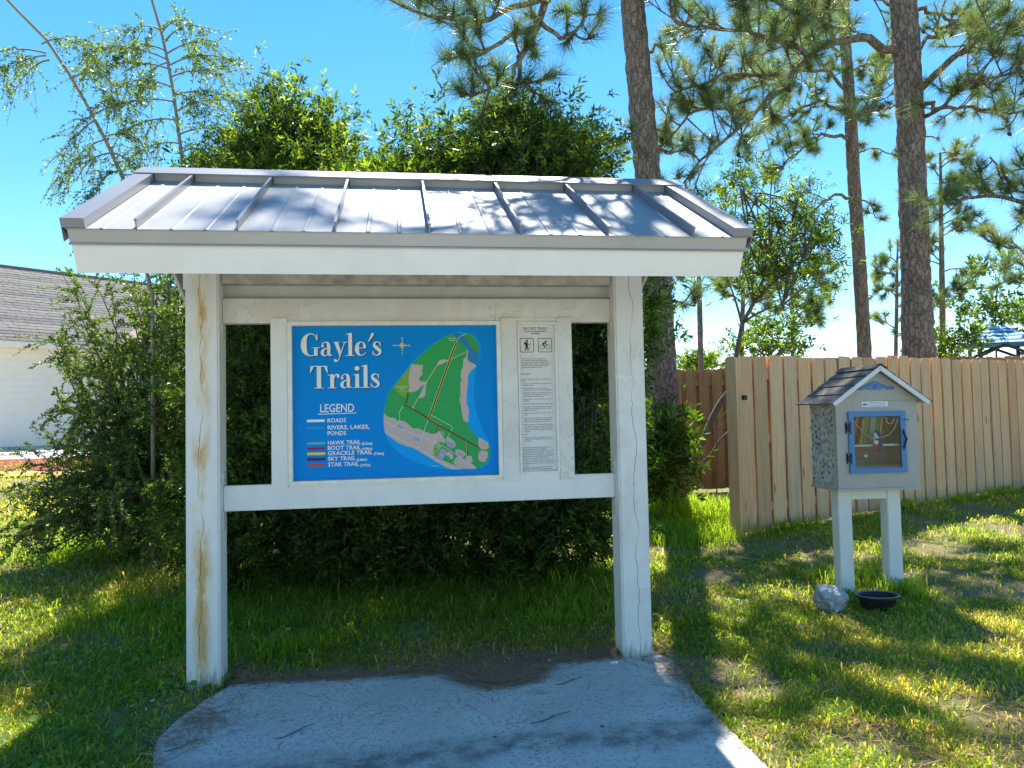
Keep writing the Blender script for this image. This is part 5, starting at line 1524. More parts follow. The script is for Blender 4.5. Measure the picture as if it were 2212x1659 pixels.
# ------------------------------------------------------------------ play canopy far right
c0 = at(2168, 760, 19.0)
can = empty('play_canopy', (c0[0], c0[1], gz(c0[0], c0[1])), -0.5)
tag(can, 'play structure canopy with wavy blue and white stripes above the fence', 'canopy')
t = NT('striped_canvas'); v = t.coord()
wv = t.node('ShaderNodeTexWave', bands_direction='Z'); t.put(wv.inputs['Vector'], v)
wv.inputs['Scale'].default_value = 3.1; wv.inputs['Distortion'].default_value = 2.2; wv.inputs['Detail'].default_value = 1; wv.inputs['Detail Scale'].default_value = 1.6
c = t.ramp(wv.outputs['Fac'], [(0.42, (0.015, 0.17, 0.46)), (0.58, (0.42, 0.60, 0.66))])
M['canvas'] = t.done(t.bsdf(c, 0.7))
e_z = 2.66; pk = e_z + 0.46
def hip(mb, x0, x1, y0, y1, z0, z1, inset):
    b = [(x0, y0, z0), (x1, y0, z0), (x1, y1, z0), (x0, y1, z0)]
    ym = (y0 + y1) / 2
    tp_ = [(x0 + inset, ym, z1), (x1 - inset, ym, z1)]
    mb.add(b + tp_, [(0, 1, 5, 4), (1, 2, 5), (2, 3, 4, 5), (3, 0, 4)])
    mb.add([(q[0], q[1], q[2] - 0.03) for q in b] + b, [(3, 2, 1, 0), (0, 1, 5, 4), (1, 2, 6, 5), (2, 3, 7, 6), (3, 0, 4, 7)])
mb = MB(); hip(mb, -0.85, 0.65, -0.8, 0.8, e_z, pk, 0.6); mb.build('canopy_top', M['canvas'], can)
mb = MB(); hip(mb, 0.45, 2.2, -0.7, 0.9, e_z - 0.22, e_z + 0.12, 0.5); mb.build('lower_canopy', M['canvas'], can)
M['playpost'] = plain('dark_play_post', (0.05, 0.055, 0.07), 0.6)
for x, y in ((-0.62, -0.6), (0.45, -0.6), (-0.62, 0.6), (0.45, 0.6)):
    MB().tube([(x, y, -0.1), (x, y, e_z - 0.03)], 0.045, 8).build('post', M['playpost'], can)
for y in (-0.6, 0.6):
    MB().tube([(-0.62, y, e_z - 0.30), (-0.1, y, e_z - 0.05), (0.45, y, e_z - 0.30)], 0.04, 6).build('arch', M['playpost'], can)

# ------------------------------------------------------------------ vegetation builders
def V3(a):
    return Vector((float(a[0]), float(a[1]), float(a[2])))

def leaf_quads(P, Dr, L, Wd, C, fold=0.25):
    """Leaves: base, two shoulders and tip; P base points, Dr directions."""
    n = len(P)
    Dr = Dr / (np.linalg.norm(Dr, axis=1)[:, None] + 1e-9)
    ax = RNG.normal(0, 1, (n, 3)); ax[:, 2] *= 0.6
    S = np.cross(Dr, ax); S /= (np.linalg.norm(S, axis=1)[:, None] + 1e-9)
    Nn = np.cross(S, Dr)
    L = L[:, None]; Wd = Wd[:, None] / 2
    m = P + Dr * L * 0.45 + Nn * Wd * fold
    V = np.stack([P, m + S * Wd, P + Dr * L, m - S * Wd], 1).reshape(-1, 3)
    F = np.arange(n * 4).reshape(n, 4)
    return V, F, np.repeat(C, 4, 0)

def pick(cols, n, w=None):
    cols = np.array(cols)
    c = cols[RNG.choice(len(cols), n, p=w)]
    return c * RNG.uniform(0.7, 1.3, (n, 1))

def bez(a, b, lift, n=6, side=None):
    a, b = np.array(a, float), np.array(b, float)
    m = (a + b) / 2 + np.array([0, 0, lift])
    if side is not None:
        m = m + side
    t = np.linspace(0, 1, n)[:, None]
    return (1 - t) ** 2 * a + 2 * t * (1 - t) * m + t ** 2 * b

def finish_plant(name, label, cat, org, wood, woodmat, V, F, C, leafmat, group=None, crown='crown', trunk='trunk'):
    root = empty(name, org)
    tag(root, label, cat, group)
    wood.build(trunk, woodmat, root, org, smooth=True)
    np_mesh(crown, V, F, leafmat, root, C, org=org)
    return root

def broadleaf(name, label, cat, base, stems, blobs, n_clump, per, leaf, lw, cols, w=None, tips=None, group=None, woodmat='twig', spread=0.17, trunk_r=0.05, drawn=None, up=0.35):
    """A leafy crown: clumps through the blobs' volume, each of several sprigs with leaves round a twig.
    blobs: (centre, (rx, ry, rz), weight)."""
    wts = np.array([b[2] for b in blobs], float); wts /= wts.sum()
    wood = MB()
    if drawn is not None:
        for path, r0, r1 in drawn:
            wood.tube(path, list(np.linspace(r0, r1, len(path))), 7)
    P_, D_, C_, L_ = [], [], [], []
    bi = RNG.choice(len(blobs), n_clump, p=wts)
    for b in bi:
        c, r, _ = blobs[b]
        d = RNG.normal(0, 1, 3); d /= np.linalg.norm(d)
        rad = RNG.uniform(0.25, 1.0) ** 0.45 * RNG.uniform(0.8, 1.06)
        cc = np.array(c) + d * np.array(r) * rad
        if cc[2] < gz(cc[0], cc[1]) + 0.08:
            continue
        st = np.array(stems[RNG.integers(len(stems))])
        if RNG.random() < 0.34:
            path = bez(st, cc, RNG.uniform(0.0, 0.3), 6, RNG.normal(0, 0.08, 3))
            wood.tube(path, list(np.linspace(0.014, 0.004, 6)), 5, False)
        cb = RNG.uniform(0.55, 1.5); szf = RNG.uniform(0.7, 1.3)
        tipc = tips is not None and rad > 0.72 and cc[2] > 2.3 and RNG.random() < tips[1]
        ns = RNG.integers(5, 9)
        for s in range(ns):
            sd = d * 0.55 + RNG.normal(0, 0.6, 3) + np.array([0, 0, up]); sd /= np.linalg.norm(sd)
            p0 = cc + RNG.normal(0, spread, 3)
            ln = RNG.uniform(0.08, 0.20)
            k = per
            t = np.linspace(0.1, 1, k)
            pp = p0 + sd * (t * ln)[:, None]
            a = np.arange(k) * 2.4 + RNG.uniform(0, 6)
            u = np.cross(sd, [0.2, 0.3, 0.9]); u /= np.linalg.norm(u) + 1e-9
            v = np.cross(sd, u)
            ld = sd * 0.75 + (u * np.cos(a)[:, None] + v * np.sin(a)[:, None]) * 0.8
            P_.append(pp); D_.append(ld)
            c0 = pick(cols, k, w) * cb
            if tipc and s < ns - 1:
                c0 = np.where((t > 0.35)[:, None], pick(tips[0], k), c0)
            C_.append(c0)
            L_.append(leaf * szf * RNG.uniform(0.55, 1.2, k) * (1.0 - 0.25 * t))
    P = np.concatenate(P_); D = np.concatenate(D_); C = np.concatenate(C_); L = np.concatenate(L_)
    V, F, C = leaf_quads(P, D, L, L * lw, C)
    return finish_plant(name, label, cat, base, wood, M[woodmat], V, F, C, M['leaf'], group)

def blob(x, y, rx, ry, d, rd, w=1.0):
    c = at(x, y, d); k = d / FD
    return (c, (rx * k, rd, ry * k), w)

MYR = [(0.035, 0.068, 0.014), (0.05, 0.09, 0.018), (0.07, 0.115, 0.024), (0.03, 0.052, 0.014)]
TIP = [(0.15, 0.215, 0.032), (0.21, 0.255, 0.036), (0.12, 0.18, 0.028)]  # pale new growth; also puts sunlit brightness into the upper outer leaves

# wax myrtle left of centre, above and behind the kiosk roof
b1 = at(640, 1100, 6.9); b1[2] = gz(b1[0], b1[1])
st1 = [b1 + np.array([dx, dy, h]) for dx, dy, h in ((0, 0, 0.9), (-0.4, 0.1, 1.4), (0.5, -0.1, 1.6), (0.1, 0.2, 2.2), (-0.6, 0, 2.0), (0.7, 0.1, 2.2))]
dr1 = [(bez(b1 + np.array([random.uniform(-.1, .1), random.uniform(-.1, .1), -0.1]), s + np.array([0, 0, 0.4]), 0.15, 7), 0.04, 0.012) for s in st1]
broadleaf('wax_myrtle', 'glossy green broadleaf shrub rising behind the left half of the kiosk roof', 'shrub', V3(b1), st1,
          [blob(604, 250, 10, 50, 6.9, 0.12, 0.3), blob(685, 305, 40, 45, 6.9, 0.3, 0.8), blob(590, 340, 55, 50, 6.9, 0.5, 1.0), blob(640, 410, 100, 50, 6.8, 0.7, 1.5), blob(490, 400, 55, 60, 7.1, 0.6, 0.9), blob(760, 425, 70, 40, 6.7, 0.6, 0.8), blob(840, 430, 60, 40, 6.4, 0.5, 0.8), blob(590, 520, 220, 110, 6.8, 0.9, 2.6), blob(620, 760, 250, 200, 6.7, 0.9, 3.2), blob(640, 1000, 230, 150, 6.5, 0.8, 3.4), blob(560, 1150, 180, 80, 6.3, 0.5, 1.8), blob(800, 1140, 160, 90, 6.3, 0.5, 2.0)],
          1900, 10, 0.078, 0.30, MYR, tips=(TIP, 0.5), drawn=dr1, spread=0.13, up=0.1)
# wax myrtle right of centre
b2 = at(1120, 1100, 7.0); b2[2] = gz(b2[0], b2[1])
st2 = [b2 + np.array([dx, dy, h]) for dx, dy, h in ((0, 0, 0.9), (-0.6, 0.1, 1.5), (0.5, -0.1, 1.6), (0.1, 0.2, 2.3), (-0.8, 0, 2.2), (0.8, 0.1, 2.0))]
dr2 = [(bez(b2 + np.array([random.uniform(-.1, .1), random.uniform(-.1, .1), -0.1]), s + np.array([0, 0, 0.4]), 0.15, 7), 0.04, 0.012) for s in st2]
broadleaf('wax_myrtle', 'dense rounded dark green shrub rising behind the right half of the kiosk roof', 'shrub', V3(b2), st2,
          [blob(1110, 300, 75, 55, 7.0, 0.5, 1.7), blob(1235, 345, 55, 55, 7.0, 0.5, 1.2), blob(1020, 375, 70, 50, 6.9, 0.5, 1.0), blob(915, 300, 40, 30, 6.8, 0.25, 0.22), blob(905, 395, 60, 35, 6.8, 0.5, 0.8), blob(1110, 400, 190, 50, 7.0, 0.9, 1.8), blob(1080, 560, 250, 130, 7.0, 0.9, 2.4), blob(1290, 720, 100, 140, 7.1, 0.5, 1.6), blob(1120, 820, 250, 180, 7.0, 0.9, 3.0), blob(1130, 1020, 230, 140, 6.7, 0.8, 3.4), blob(1400, 690, 35, 90, 7.3, 0.2, 0.35), blob(1020, 1150, 170, 80, 6.4, 0.5, 2.0), blob(1230, 1130, 120, 90, 6.5, 0.5, 2.0)],
          2050, 10, 0.078, 0.30, MYR, tips=(TIP, 0.34), drawn=dr2, spread=0.13, up=0.1)
# low shrub at the foot of the pine
b3 = at(1405, 1050, 9.0); b3[2] = gz(b3[0], b3[1])
broadleaf('low_shrub', 'dark leafy shrub beside the right kiosk post, at the foot of the pine', 'shrub', V3(b3), [b3 + np.array([0, 0, 0.3])],
          [blob(1408, 980, 45, 75, 8.8, 0.4, 1.0), blob(1440, 960, 25, 40, 8.7, 0.25, 0.4)], 120, 8, 0.12, 0.3, MYR, tips=(TIP, 0.3))
# leafy tree with the crooked trunk right of the kiosk
D4 = 10.4
path4 = [at(*q, D4) for q in ((1483, 1030), (1500, 990), (1522, 945), (1540, 900), (1556, 870), (1575, 845), (1588, 800), (1592, 760), (1603, 700), (1628, 655), (1650, 600), (1660, 540), (1672, 460))]
b4 = path4[0].copy(); b4[2] = gz(b4[0], b4[1]) - 0.05
path4 = [b4] + path4[1:]
br4 = [(path4, 0.055, 0.015)]
for q0, q1 in ((8, (1570, 600)), (9, (1740, 560)), (10, (1600, 500)), (11, (1720, 440)), (10, (1780, 520)), (11, (1600, 410)), (8, (1690, 660))):
    br4.append((bez(path4[q0], at(*q1, D4 + random.uniform(-0.5, 0.5)), 0.1, 6), 0.02, 0.006))
st4 = [b[0][-1] for b in br4] + [path4[9], path4[10], path4[11]]
broadleaf('leafy_tree', 'airy broadleaf tree with crooked trunk between the kiosk roof and middle pine', 'tree', V3(b4), st4,
          [blob(1660, 420, 80, 60, D4, 0.5, 1.0), blob(1590, 440, 60, 60, D4, 0.5, 0.7), blob(1740, 480, 70, 60, D4, 0.5, 0.9), blob(1660, 540, 110, 70, D4, 0.6, 1.3), blob(1750, 560, 60, 60, D4, 0.5, 0.7), blob(1620, 590, 60, 50, D4, 0.4, 0.6), blob(1700, 630, 70, 40, D4, 0.4, 0.5)],
          165, 9, 0.10, 0.24, MYR, tips=(TIP, 0.6), drawn=br4, spread=0.15)
# greenery just over the fence tops
for (x, y, rx, ry, d, lab) in ((1660, 745, 90, 30, 12.5, 'low pale green bush just above the pale fence under the leafy tree'), (2030, 752, 55, 18, 13.5, 'green bush just over the fence tops right of the biggest pine'), (2150, 640, 110, 100, 20.0, 'loose leafy tree behind the striped play canopy'), (1505, 782, 45, 12, 26.0, 'distant bush top above the brown fence')):
    bb = at(x, y + 200, d); bb[2] = gz(bb[0], bb[1])
    c = at(x, y, d)
    broadleaf('bush' if d != 20 else 'leafy_tree', lab, 'bush' if d != 20 else 'tree', V3(bb), [np.array(c) - np.array([0, 0, 0.3])], [blob(x, y, rx, ry, d, 0.6)], 42 if d != 20 else 60, 7, 0.11 if d < 18 else 0.17, 0.4, MYR + TIP[:1], tips=(TIP, 0.3), spread=0.15,
              drawn=[(bez(bb, c, 0.0, 5), 0.05, 0.01)])

# ------------------------------------------------------------------ yaupon with small leaves at the left, and its tall shoots
YAU = [(0.06, 0.105, 0.026), (0.09, 0.145, 0.035), (0.125, 0.185, 0.048), (0.05, 0.085, 0.024), (0.18, 0.23, 0.07)]
def twig_leaves(path, P_, D_, C_, L_, n, leaf, bright=1.0):
    """Small leaves set along a twig."""
    path = np.array(path)
    seg = RNG.uniform(0.05, 1, n) * (len(path) - 1)
    i = np.minimum(seg.astype(int), len(path) - 2)
    f = (seg - i)[:, None]
    p = path[i] * (1 - f) + path[i + 1] * f
    d = path[i + 1] - path[i]
    d /= np.linalg.norm(d, axis=1)[:, None] + 1e-9
    d = d * 0.6 + RNG.normal(0, 0.6, (n, 3)) + np.array([0, 0, 0.25])
    P_.append(p + RNG.normal(0, 0.006, (n, 3))); D_.append(d); C_.append(pick(YAU, n) * bright); L_.append(RNG.uniform(0.6, 1.2, n) * leaf)
b5 = at(345, 1135, 7.8); b5[2] = gz(b5[0], b5[1])
wood = MB(); P_, D_, C_, L_ = [], [], [], []
tips5 = []
for q, d in (((40, 1075), 5.6), ((10, 1130), 5.5), ((90, 1000), 5.8), ((130, 880), 6.0), ((170, 740), 6.2), ((140, 790), 6.1), ((120, 720), 6.3), ((200, 650), 6.4), ((165, 610), 6.5), ((60, 1170), 5.3), ((130, 1130), 5.4), ((200, 1080), 5.5), ((240, 960), 5.7), ((250, 850), 5.9), ((260, 740), 6.1), ((300, 660), 6.3), ((330, 620), 6.4), ((230, 1180), 5.4), ((270, 1100), 5.5), ((300, 1000), 5.6), ((320, 900), 5.8), ((350, 800), 6.0), ((370, 700), 6.2), ((330, 1180), 5.6), ((370, 1050), 5.7), ((390, 950), 5.9), ((420, 830), 6.1), ((440, 700), 6.4), ((180, 940), 6.2), ((150, 1010), 6.0), ((220, 780), 6.6), ((280, 880), 6.4), ((300, 560), 6.6), ((380, 610), 6.7), ((95, 1080), 5.9), ((210, 1010), 6.3), ((560, 760), 6.6), ((540, 900), 6.4), ((580, 1000), 6.5), ((520, 1080), 6.3), ((640, 1100), 6.6), ((470, 1150), 6.3), ((520, 640), 6.8), ((450, 560), 6.9), ((380, 520), 6.9)):
    for rep in range(3):
        qq = (q[0] + random.gauss(0, 26), q[1] + random.gauss(0, 26))
        tips5.append((at(*qq, d + 1.15 + random.gauss(0, 0.35)), rep))
for tp_, rep in tips5:
    s = b5 + np.array([random.gauss(0, 0.18), random.gauss(0, 0.18), random.uniform(0.05, 0.5)])
    mid = (s + tp_) / 2 + np.array([0, 0, random.uniform(0.15, 0.55)])
    t = np.linspace(0, 1, 9)[:, None]
    path = (1 - t) ** 2 * s + 2 * t * (1 - t) * mid + t ** 2 * tp_
    path = path + RNG.normal(0, 0.02, path.shape) * t
    wood.tube(path, list(np.linspace(0.016, 0.003, 9)), 5, False)
    for k in range(20):
        f = RNG.uniform(0.28, 1.0) * 8
        i = min(int(f), 7)
        p0 = path[i] + (path[i + 1] - path[i]) * (f - i)
        d = path[i + 1] - path[i]; d /= np.linalg.norm(d) + 1e-9
        dv = d * 0.5 + RNG.normal(0, 0.55, 3); dv /= np.linalg.norm(dv) + 1e-9
        ln = RNG.uniform(0.15, 0.42)
        tt = np.linspace(0, 1, 4)[:, None]
        tw = p0 + dv * ln * tt + np.array([0, 0, -0.10]) * tt ** 2
        wood.tube(tw, [0.003, 0.0025, 0.002, 0.0015], 3, False)
        twig_leaves(tw, P_, D_, C_, L_, 50, 0.034)
for k in range(5):
    wood.tube(bez(b5 + np.array([random.gauss(0, .1), random.gauss(0, .1), -0.1]), b5 + np.array([random.gauss(0, .5), random.gauss(0, .3), 2.0]), 0.1, 7), list(np.linspace(0.035, 0.012, 7)), 6, False)
P = np.concatenate(P_); D = np.concatenate(D_); C = np.concatenate(C_); L = np.concatenate(L_)
V, F, C = leaf_quads(P, D, L, L * 0.46, C)
finish_plant('yaupon_shrub', 'sprawling small leaved shrub with arching twigs left of the kiosk', 'shrub', V3(b5), wood, M['twig'], V, F, C, M['small_leaf'], None, 'foliage', 'branches')

def shoot(label, pts, d, sides, r0):
    path = np.array([at(*q, d) for q in pts])
    base = path[0].copy(); base[2] = gz(base[0], base[1]) - 0.03
    full = np.concatenate([[base], path])
    wood = MB(); P_, D_, C_, L_ = [], [], [], []
    wood.tube(full, list(np.linspace(r0, r0 * 0.55, len(full))), 7)
    for (fx, fy), (ex, ey), nsub in sides:
        a = at(fx, fy, d); b = at(ex, ey, d + random.uniform(-0.5, 0.5))
        ln = np.linalg.norm(b - a)
        bp = bez(a, b, 0.22 * ln, 9)
        wood.tube(bp, list(np.linspace(0.009, 0.002, 9)), 5, False)
        for k in range(int(nsub * 1.9)):
            f = RNG.uniform(0.2, 1.0) * 8; i = min(int(f), 7)
            p0 = bp[i] + (bp[i + 1] - bp[i]) * (f - i)
            dv = (bp[i + 1] - bp[i]) / (np.linalg.norm(bp[i + 1] - bp[i]) + 1e-9) * 0.6 + RNG.normal(0, 0.5, 3)
            dv /= np.linalg.norm(dv)
            l2 = RNG.uniform(0.10, 0.34)
            tt = np.linspace(0, 1, 4)[:, None]
            tw = p0 + dv * l2 * tt + np.array([0, 0, -0.12]) * tt ** 2
            wood.tube(tw, [0.003, 0.0025, 0.002, 0.0015], 3, False)
            twig_leaves(tw, P_, D_, C_, L_, 24, 0.031, 1.25)
    P = np.concatenate(P_); D = np.concatenate(D_); C = np.concatenate(C_); L = np.concatenate(L_)
    V, F, C = leaf_quads(P, D, L, L * 0.46, C)
    finish_plant('sapling', label, 'sapling', V3(base), wood, M['stem'], V, F, C, M['small_leaf'], 'slender saplings behind the kiosk')
shoot('slender sapling leaning hard to the top left corner', [(330, 640), (268, 390), (232, 310), (190, 230), (150, 160), (100, 85), (40, 25), (-40, -60), (-130, -160)], 7.0,
      [((100, 120), (0, 165), 14), ((100, 115), (-60, 130), 8), ((90, 95), (210, 130), 16), ((105, 130), (30, 200), 10), ((150, 170), (230, 160), 8), ((200, 240), (260, 215), 8), ((205, 260), (140, 330), 10), ((235, 300), (125, 395), 14), ((245, 330), (130, 395), 10), ((240, 330), (320, 380), 12), ((255, 370), (190, 430), 12), ((260, 380), (340, 420), 10), ((225, 295), (300, 300), 10), ((280, 440), (190, 480), 8)], 0.020)
shoot('slender upright sapling with feathery side twigs, right of the leaning one', [(410, 640), (395, 350), (385, 280), (375, 200), (362, 130), (350, 75), (328, 0), (310, -90), (290, -190)], 7.1,
      [((350, 70), (400, 45), 5), ((348, 66), (275, 70), 8), ((355, 90), (440, 60), 9), ((360, 110), (240, 110), 16), ((362, 115), (470, 90), 12), ((365, 130), (180, 110), 18), ((368, 140), (520, 140), 18), ((370, 150), (160, 170), 20), ((372, 165), (480, 160), 16), ((376, 190), (220, 200), 18), ((378, 205), (520, 220), 18), ((380, 220), (180, 260), 18), ((382, 240), (560, 240), 12), ((385, 260), (250, 300), 16), ((388, 290), (500, 290), 14), ((390, 310), (270, 350), 14), ((392, 330), (470, 350), 12), ((366, 135), (300, 190), 14), ((378, 200), (440, 250), 12)], 0.019)

# ------------------------------------------------------------------ pines
NEED = [(0.085, 0.145, 0.055), (0.13, 0.20, 0.075), (0.18, 0.25, 0.10), (0.30, 0.35, 0.18), (0.26, 0.25, 0.12)]
def trunk_mesh(path, rad, nseg=40, step=0.06, amp=0.02):
    path = [np.array(p) for p in path]
    ss = [0]
    for a, b in zip(path[:-1], path[1:]):
        ss.append(ss[-1] + np.linalg.norm(b - a))
    n = max(4, int(ss[-1] / step))
    V, F = [], []
    for i in range(n + 1):
        s = ss[-1] * i / n
        k = max(j for j in range(len(ss)) if ss[j] <= s + 1e-9); k = min(k, len(path) - 2)
        f = (s - ss[k]) / (ss[k + 1] - ss[k])
        c = path[k] * (1 - f) + path[k + 1] * f
        r = rad[k] * (1 - f) + rad[k + 1] * f
        for j in range(nseg):
            a = 2 * math.pi * j / nseg
            p = Vector((math.cos(a) * 2.6, math.sin(a) * 2.6, s * 2.4))
            dist, _ = mnoise.voronoi(p * 1.7)
            e = min(1.0, (dist[1] - dist[0]) * 2.4)
            rr = r + amp * (e - 0.6) + amp * 0.7 * mnoise.noise(p * 2.3)
            V.append((c[0] + rr * math.cos(a), c[1] + rr * math.sin(a), c[2]))
    for i in range(n):
        for j in range(nseg):
            F.append((i * nseg + j, i * nseg + (j + 1) % nseg, (i + 1) * nseg + (j + 1) % nseg, (i + 1) * nseg + j))
    return V, F

def needles(T, Dr, n_per, L0, L1, wid, droop=0.03):
    """Tufts of long needles: T tuft points, Dr directions."""
    n = len(T)
    Dr = Dr / (np.linalg.norm(Dr, axis=1)[:, None] + 1e-9)
    T = np.repeat(T, n_per, 0); Dq = np.repeat(Dr, n_per, 0)
    m = len(T)
    r = RNG.normal(0, 1, (m, 3))
    r -= Dq * (r * Dq).sum(1)[:, None]
    r /= np.linalg.norm(r, axis=1)[:, None] + 1e-9
    a = RNG.uniform(0.25, 1.35, m)[:, None]
    d = Dq * np.cos(a) + r * np.sin(a)
    L = RNG.uniform(L0, L1, m)[:, None]
    b = T - Dq * RNG.uniform(0, 0.12, m)[:, None]
    e = b + d * L + np.array([0, 0, -1.0]) * L * droop * 4 * RNG.random((m, 1))
    s = np.cross(d, RNG.normal(0, 1, (m, 3))); s /= np.linalg.norm(s, axis=1)[:, None] + 1e-9
    V = np.stack([b - s * wid / 2, b + s * wid / 2, e], 1).reshape(-1, 3)
    F = np.arange(m * 3).reshape(m, 3)
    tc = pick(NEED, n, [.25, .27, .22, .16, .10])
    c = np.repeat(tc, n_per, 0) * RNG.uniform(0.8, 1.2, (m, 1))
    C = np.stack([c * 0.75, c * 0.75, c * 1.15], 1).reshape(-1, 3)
    return V, F, C

def limb(wood, T, Dt, path, r0, n_tw, tw_len, start=0.3, sub=3, r1=0.012, up=0.25):
    """One bough: crooked path, side twigs that curl up at the ends, tufts on them."""
    path = np.array(path, float)
    k = 14
    s = np.linspace(0, len(path) - 1, k)
    pts = np.array(smooth_poly([tuple(p) for p in path], False, 6))
    idx = np.linspace(0, len(pts) - 1, k).astype(int)
    pts = pts[idx]
    jit = RNG.normal(0, 0.035, pts.shape); jit[0] = 0
    pts = pts + jit * min(1.0, np.linalg.norm(pts[-1] - pts[0]) / 3)
    wood.tube(pts, list(np.linspace(r0, r1, k)), 7)
    for i in range(n_tw):
        f = (start + (1 - start) * (i + RNG.random()) / n_tw) * (k - 1)
        j = min(int(f), k - 2)
        p0 = pts[j] + (pts[j + 1] - pts[j]) * (f - j)
        d = pts[j + 1] - pts[j]; d /= np.linalg.norm(d) + 1e-9
        dv = d * 0.55 + RNG.normal(0, 0.62, 3); dv[2] += 0.05; dv /= np.linalg.norm(dv)
        ln = tw_len * RNG.uniform(0.5, 1.25)
        t = np.linspace(0, 1, 6)[:, None]
        curl = np.array([RNG.normal(0, 0.18), RNG.normal(0, 0.18), RNG.normal(up, 0.3)])
        tw = p0 + dv * ln * t + curl * ln * t ** 2
        wood.tube(tw, list(np.linspace(0.013, 0.006, 6)), 5, False)
        e = tw[-1] - tw[-2]
        T.append(tw[-1]); Dt.append(e)
        T.append(tw[4]); Dt.append(e)
        for s_ in range(sub):
            q = RNG.integers(2, 5)
            d2 = (tw[q + 1] - tw[q]); d2 = d2 / (np.linalg.norm(d2) + 1e-9) * 0.6 + RNG.normal(0, 0.6, 3); d2 /= np.linalg.norm(d2)
            l2 = ln * RNG.uniform(0.25, 0.5)
            t4 = np.linspace(0, 1, 4)[:, None]
            w2 = tw[q] + d2 * l2 * t4 + np.array([0, 0, 0.25 * l2]) * t4 ** 2
            wood.tube(w2, [0.009, 0.008, 0.007, 0.006], 4, False)
            e2 = w2[-1] - w2[-2]
            T.append(w2[-1]); Dt.append(e2)
            if RNG.random() < 0.6:
                T.append(w2[2]); Dt.append(e2)

def pine(label, px, d, rads, limbs, top=None, n_per=38, L=(0.15, 0.27), wid=0.0048, nseg=40, name='pine_tree', amp=0.02, step=0.06, group='tall pines', cones=0):
    path = [at(*q, d) for q in px]
    base = path[0].copy(); base[2] = gz(base[0], base[1]) - 0.1
    path[0] = base
    root = empty(name, V3(base)); tag(root, label, 'pine tree', group)
    V, F = trunk_mesh(path, rads, nseg, step, amp)
    np_mesh('trunk', np.array(V), F, M['bark'], root, smooth=True, org=base)
    T, Dt = [], []
    todo = list(limbs)
    for f in top or []:
        todo += f(path)
    for pts, r0, n_tw, tl, kw in todo:
        wood = MB()
        limb(wood, T, Dt, pts, r0, n_tw, tl, **kw)
        wood.build('bough', M['bark'], root, base, smooth=True)
    if cones:
        for i in RNG.choice(len(T), cones, replace=False):
            o = link('cone', CONE, None, root, V3(T[i] - base - np.array([0, 0, 0.07])))
            o.rotation_euler = (RNG.uniform(-0.5, 0.5), RNG.uniform(-0.5, 0.5), RNG.uniform(0, 3))
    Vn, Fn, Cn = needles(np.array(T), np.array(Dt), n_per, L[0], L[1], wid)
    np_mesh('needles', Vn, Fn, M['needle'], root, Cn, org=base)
    return root

def crown_at(zlo, zhi, n, reach, n_tw, tw_len, az=(0, 6.283), rise=0.12):
    """Boughs of the upper crown, out of the picture above."""
    def f(path):
        out = []
        for i in range(n):
            z = zlo + (zhi - zlo) * (i + 0.5) / n
            k = [j for j in range(len(path) - 1) if path[j][2] <= z <= path[j + 1][2]]
            if not k:
                continue
            a, b = path[k[0]], path[k[0] + 1]
            p = a + (b - a) * (z - a[2]) / (b[2] - a[2])
            t = RNG.uniform(*az); r = reach * RNG.uniform(0.6, 1.1) * (1 - 0.4 * (z - zlo) / max(1e-6, zhi - zlo))
            e = p + np.array([math.cos(t) * r, math.sin(t) * r, r * rise + RNG.normal(0, 0.2)])
            m = (p + e) / 2 + np.array([0, 0, 0.15 * r])
            out.append(([p, m, e], 0.05, n_tw, tw_len, dict(start=0.35)))
        return out
    return f

v_, f_ = [], []
for i in range(9):
    for j in range(8):
        a = 2 * math.pi * (j + 0.5 * (i % 2)) / 8
        r = 0.028 * math.sin(math.pi * (0.12 + 0.8 * i / 8)) * (1.15 if i % 2 else 0.8)
        v_.append((r * math.cos(a), r * math.sin(a), -0.045 + 0.09 * i / 8))
for i in range(8):
    for j in range(8):
        f_.append((i * 8 + j, i * 8 + (j + 1) % 8, (i + 1) * 8 + (j + 1) % 8, (i + 1) * 8 + j))
CONE = MB().add(v_, f_).mesh('cone')
CONE.materials.append(plain('cone_brown', (0.10, 0.065, 0.04), 0.9, 0, 0.3, 60))
# pine behind the right kiosk post; its long bough hangs down in front, above the roof
dA = 9.8
pa = [at(1383, 200, dA), at(1366, 0, dA)]
tA = at(1340, -250, dA)
bough = [tA, at(1300, -280, 8.4), at(1240, -190, 7.2), at(1200, -60, 6.8), at(1180, 30, 6.7), at(1140, 90, 6.6), at(1115, 130, 6.6), at(1135, 190, 6.6), at(1150, 215, 6.6)]
b2a = [at(1185, 0, 6.7), at(1090, 20, 6.5), at(1030, 50, 6.4), at(960, 40, 6.3), at(905, 30, 6.2)]
b2b = [at(1150, 60, 6.6), at(1080, 90, 6.4), at(1020, 120, 6.3), at(985, 110, 6.2)]
b2c = [at(1170, 50, 6.7), at(1215, 80, 6.8), at(1250, 60, 7.0), at(1270, 20, 7.1)]
b2d = [at(1120, 120, 6.6), at(1105, 165, 6.5), at(1060, 190, 6.4), at(1020, 205, 6.3)]
b2e = [at(1200, -60, 6.8), at(1120, -90, 6.4), at(1020, -60, 6.2), at(940, -20, 6.1)]
b2f = [at(1240, -190, 7.2), at(1230, -260, 6.4), at(1220, -300, 5.8)]
kw0 = dict(start=0.35, sub=2)
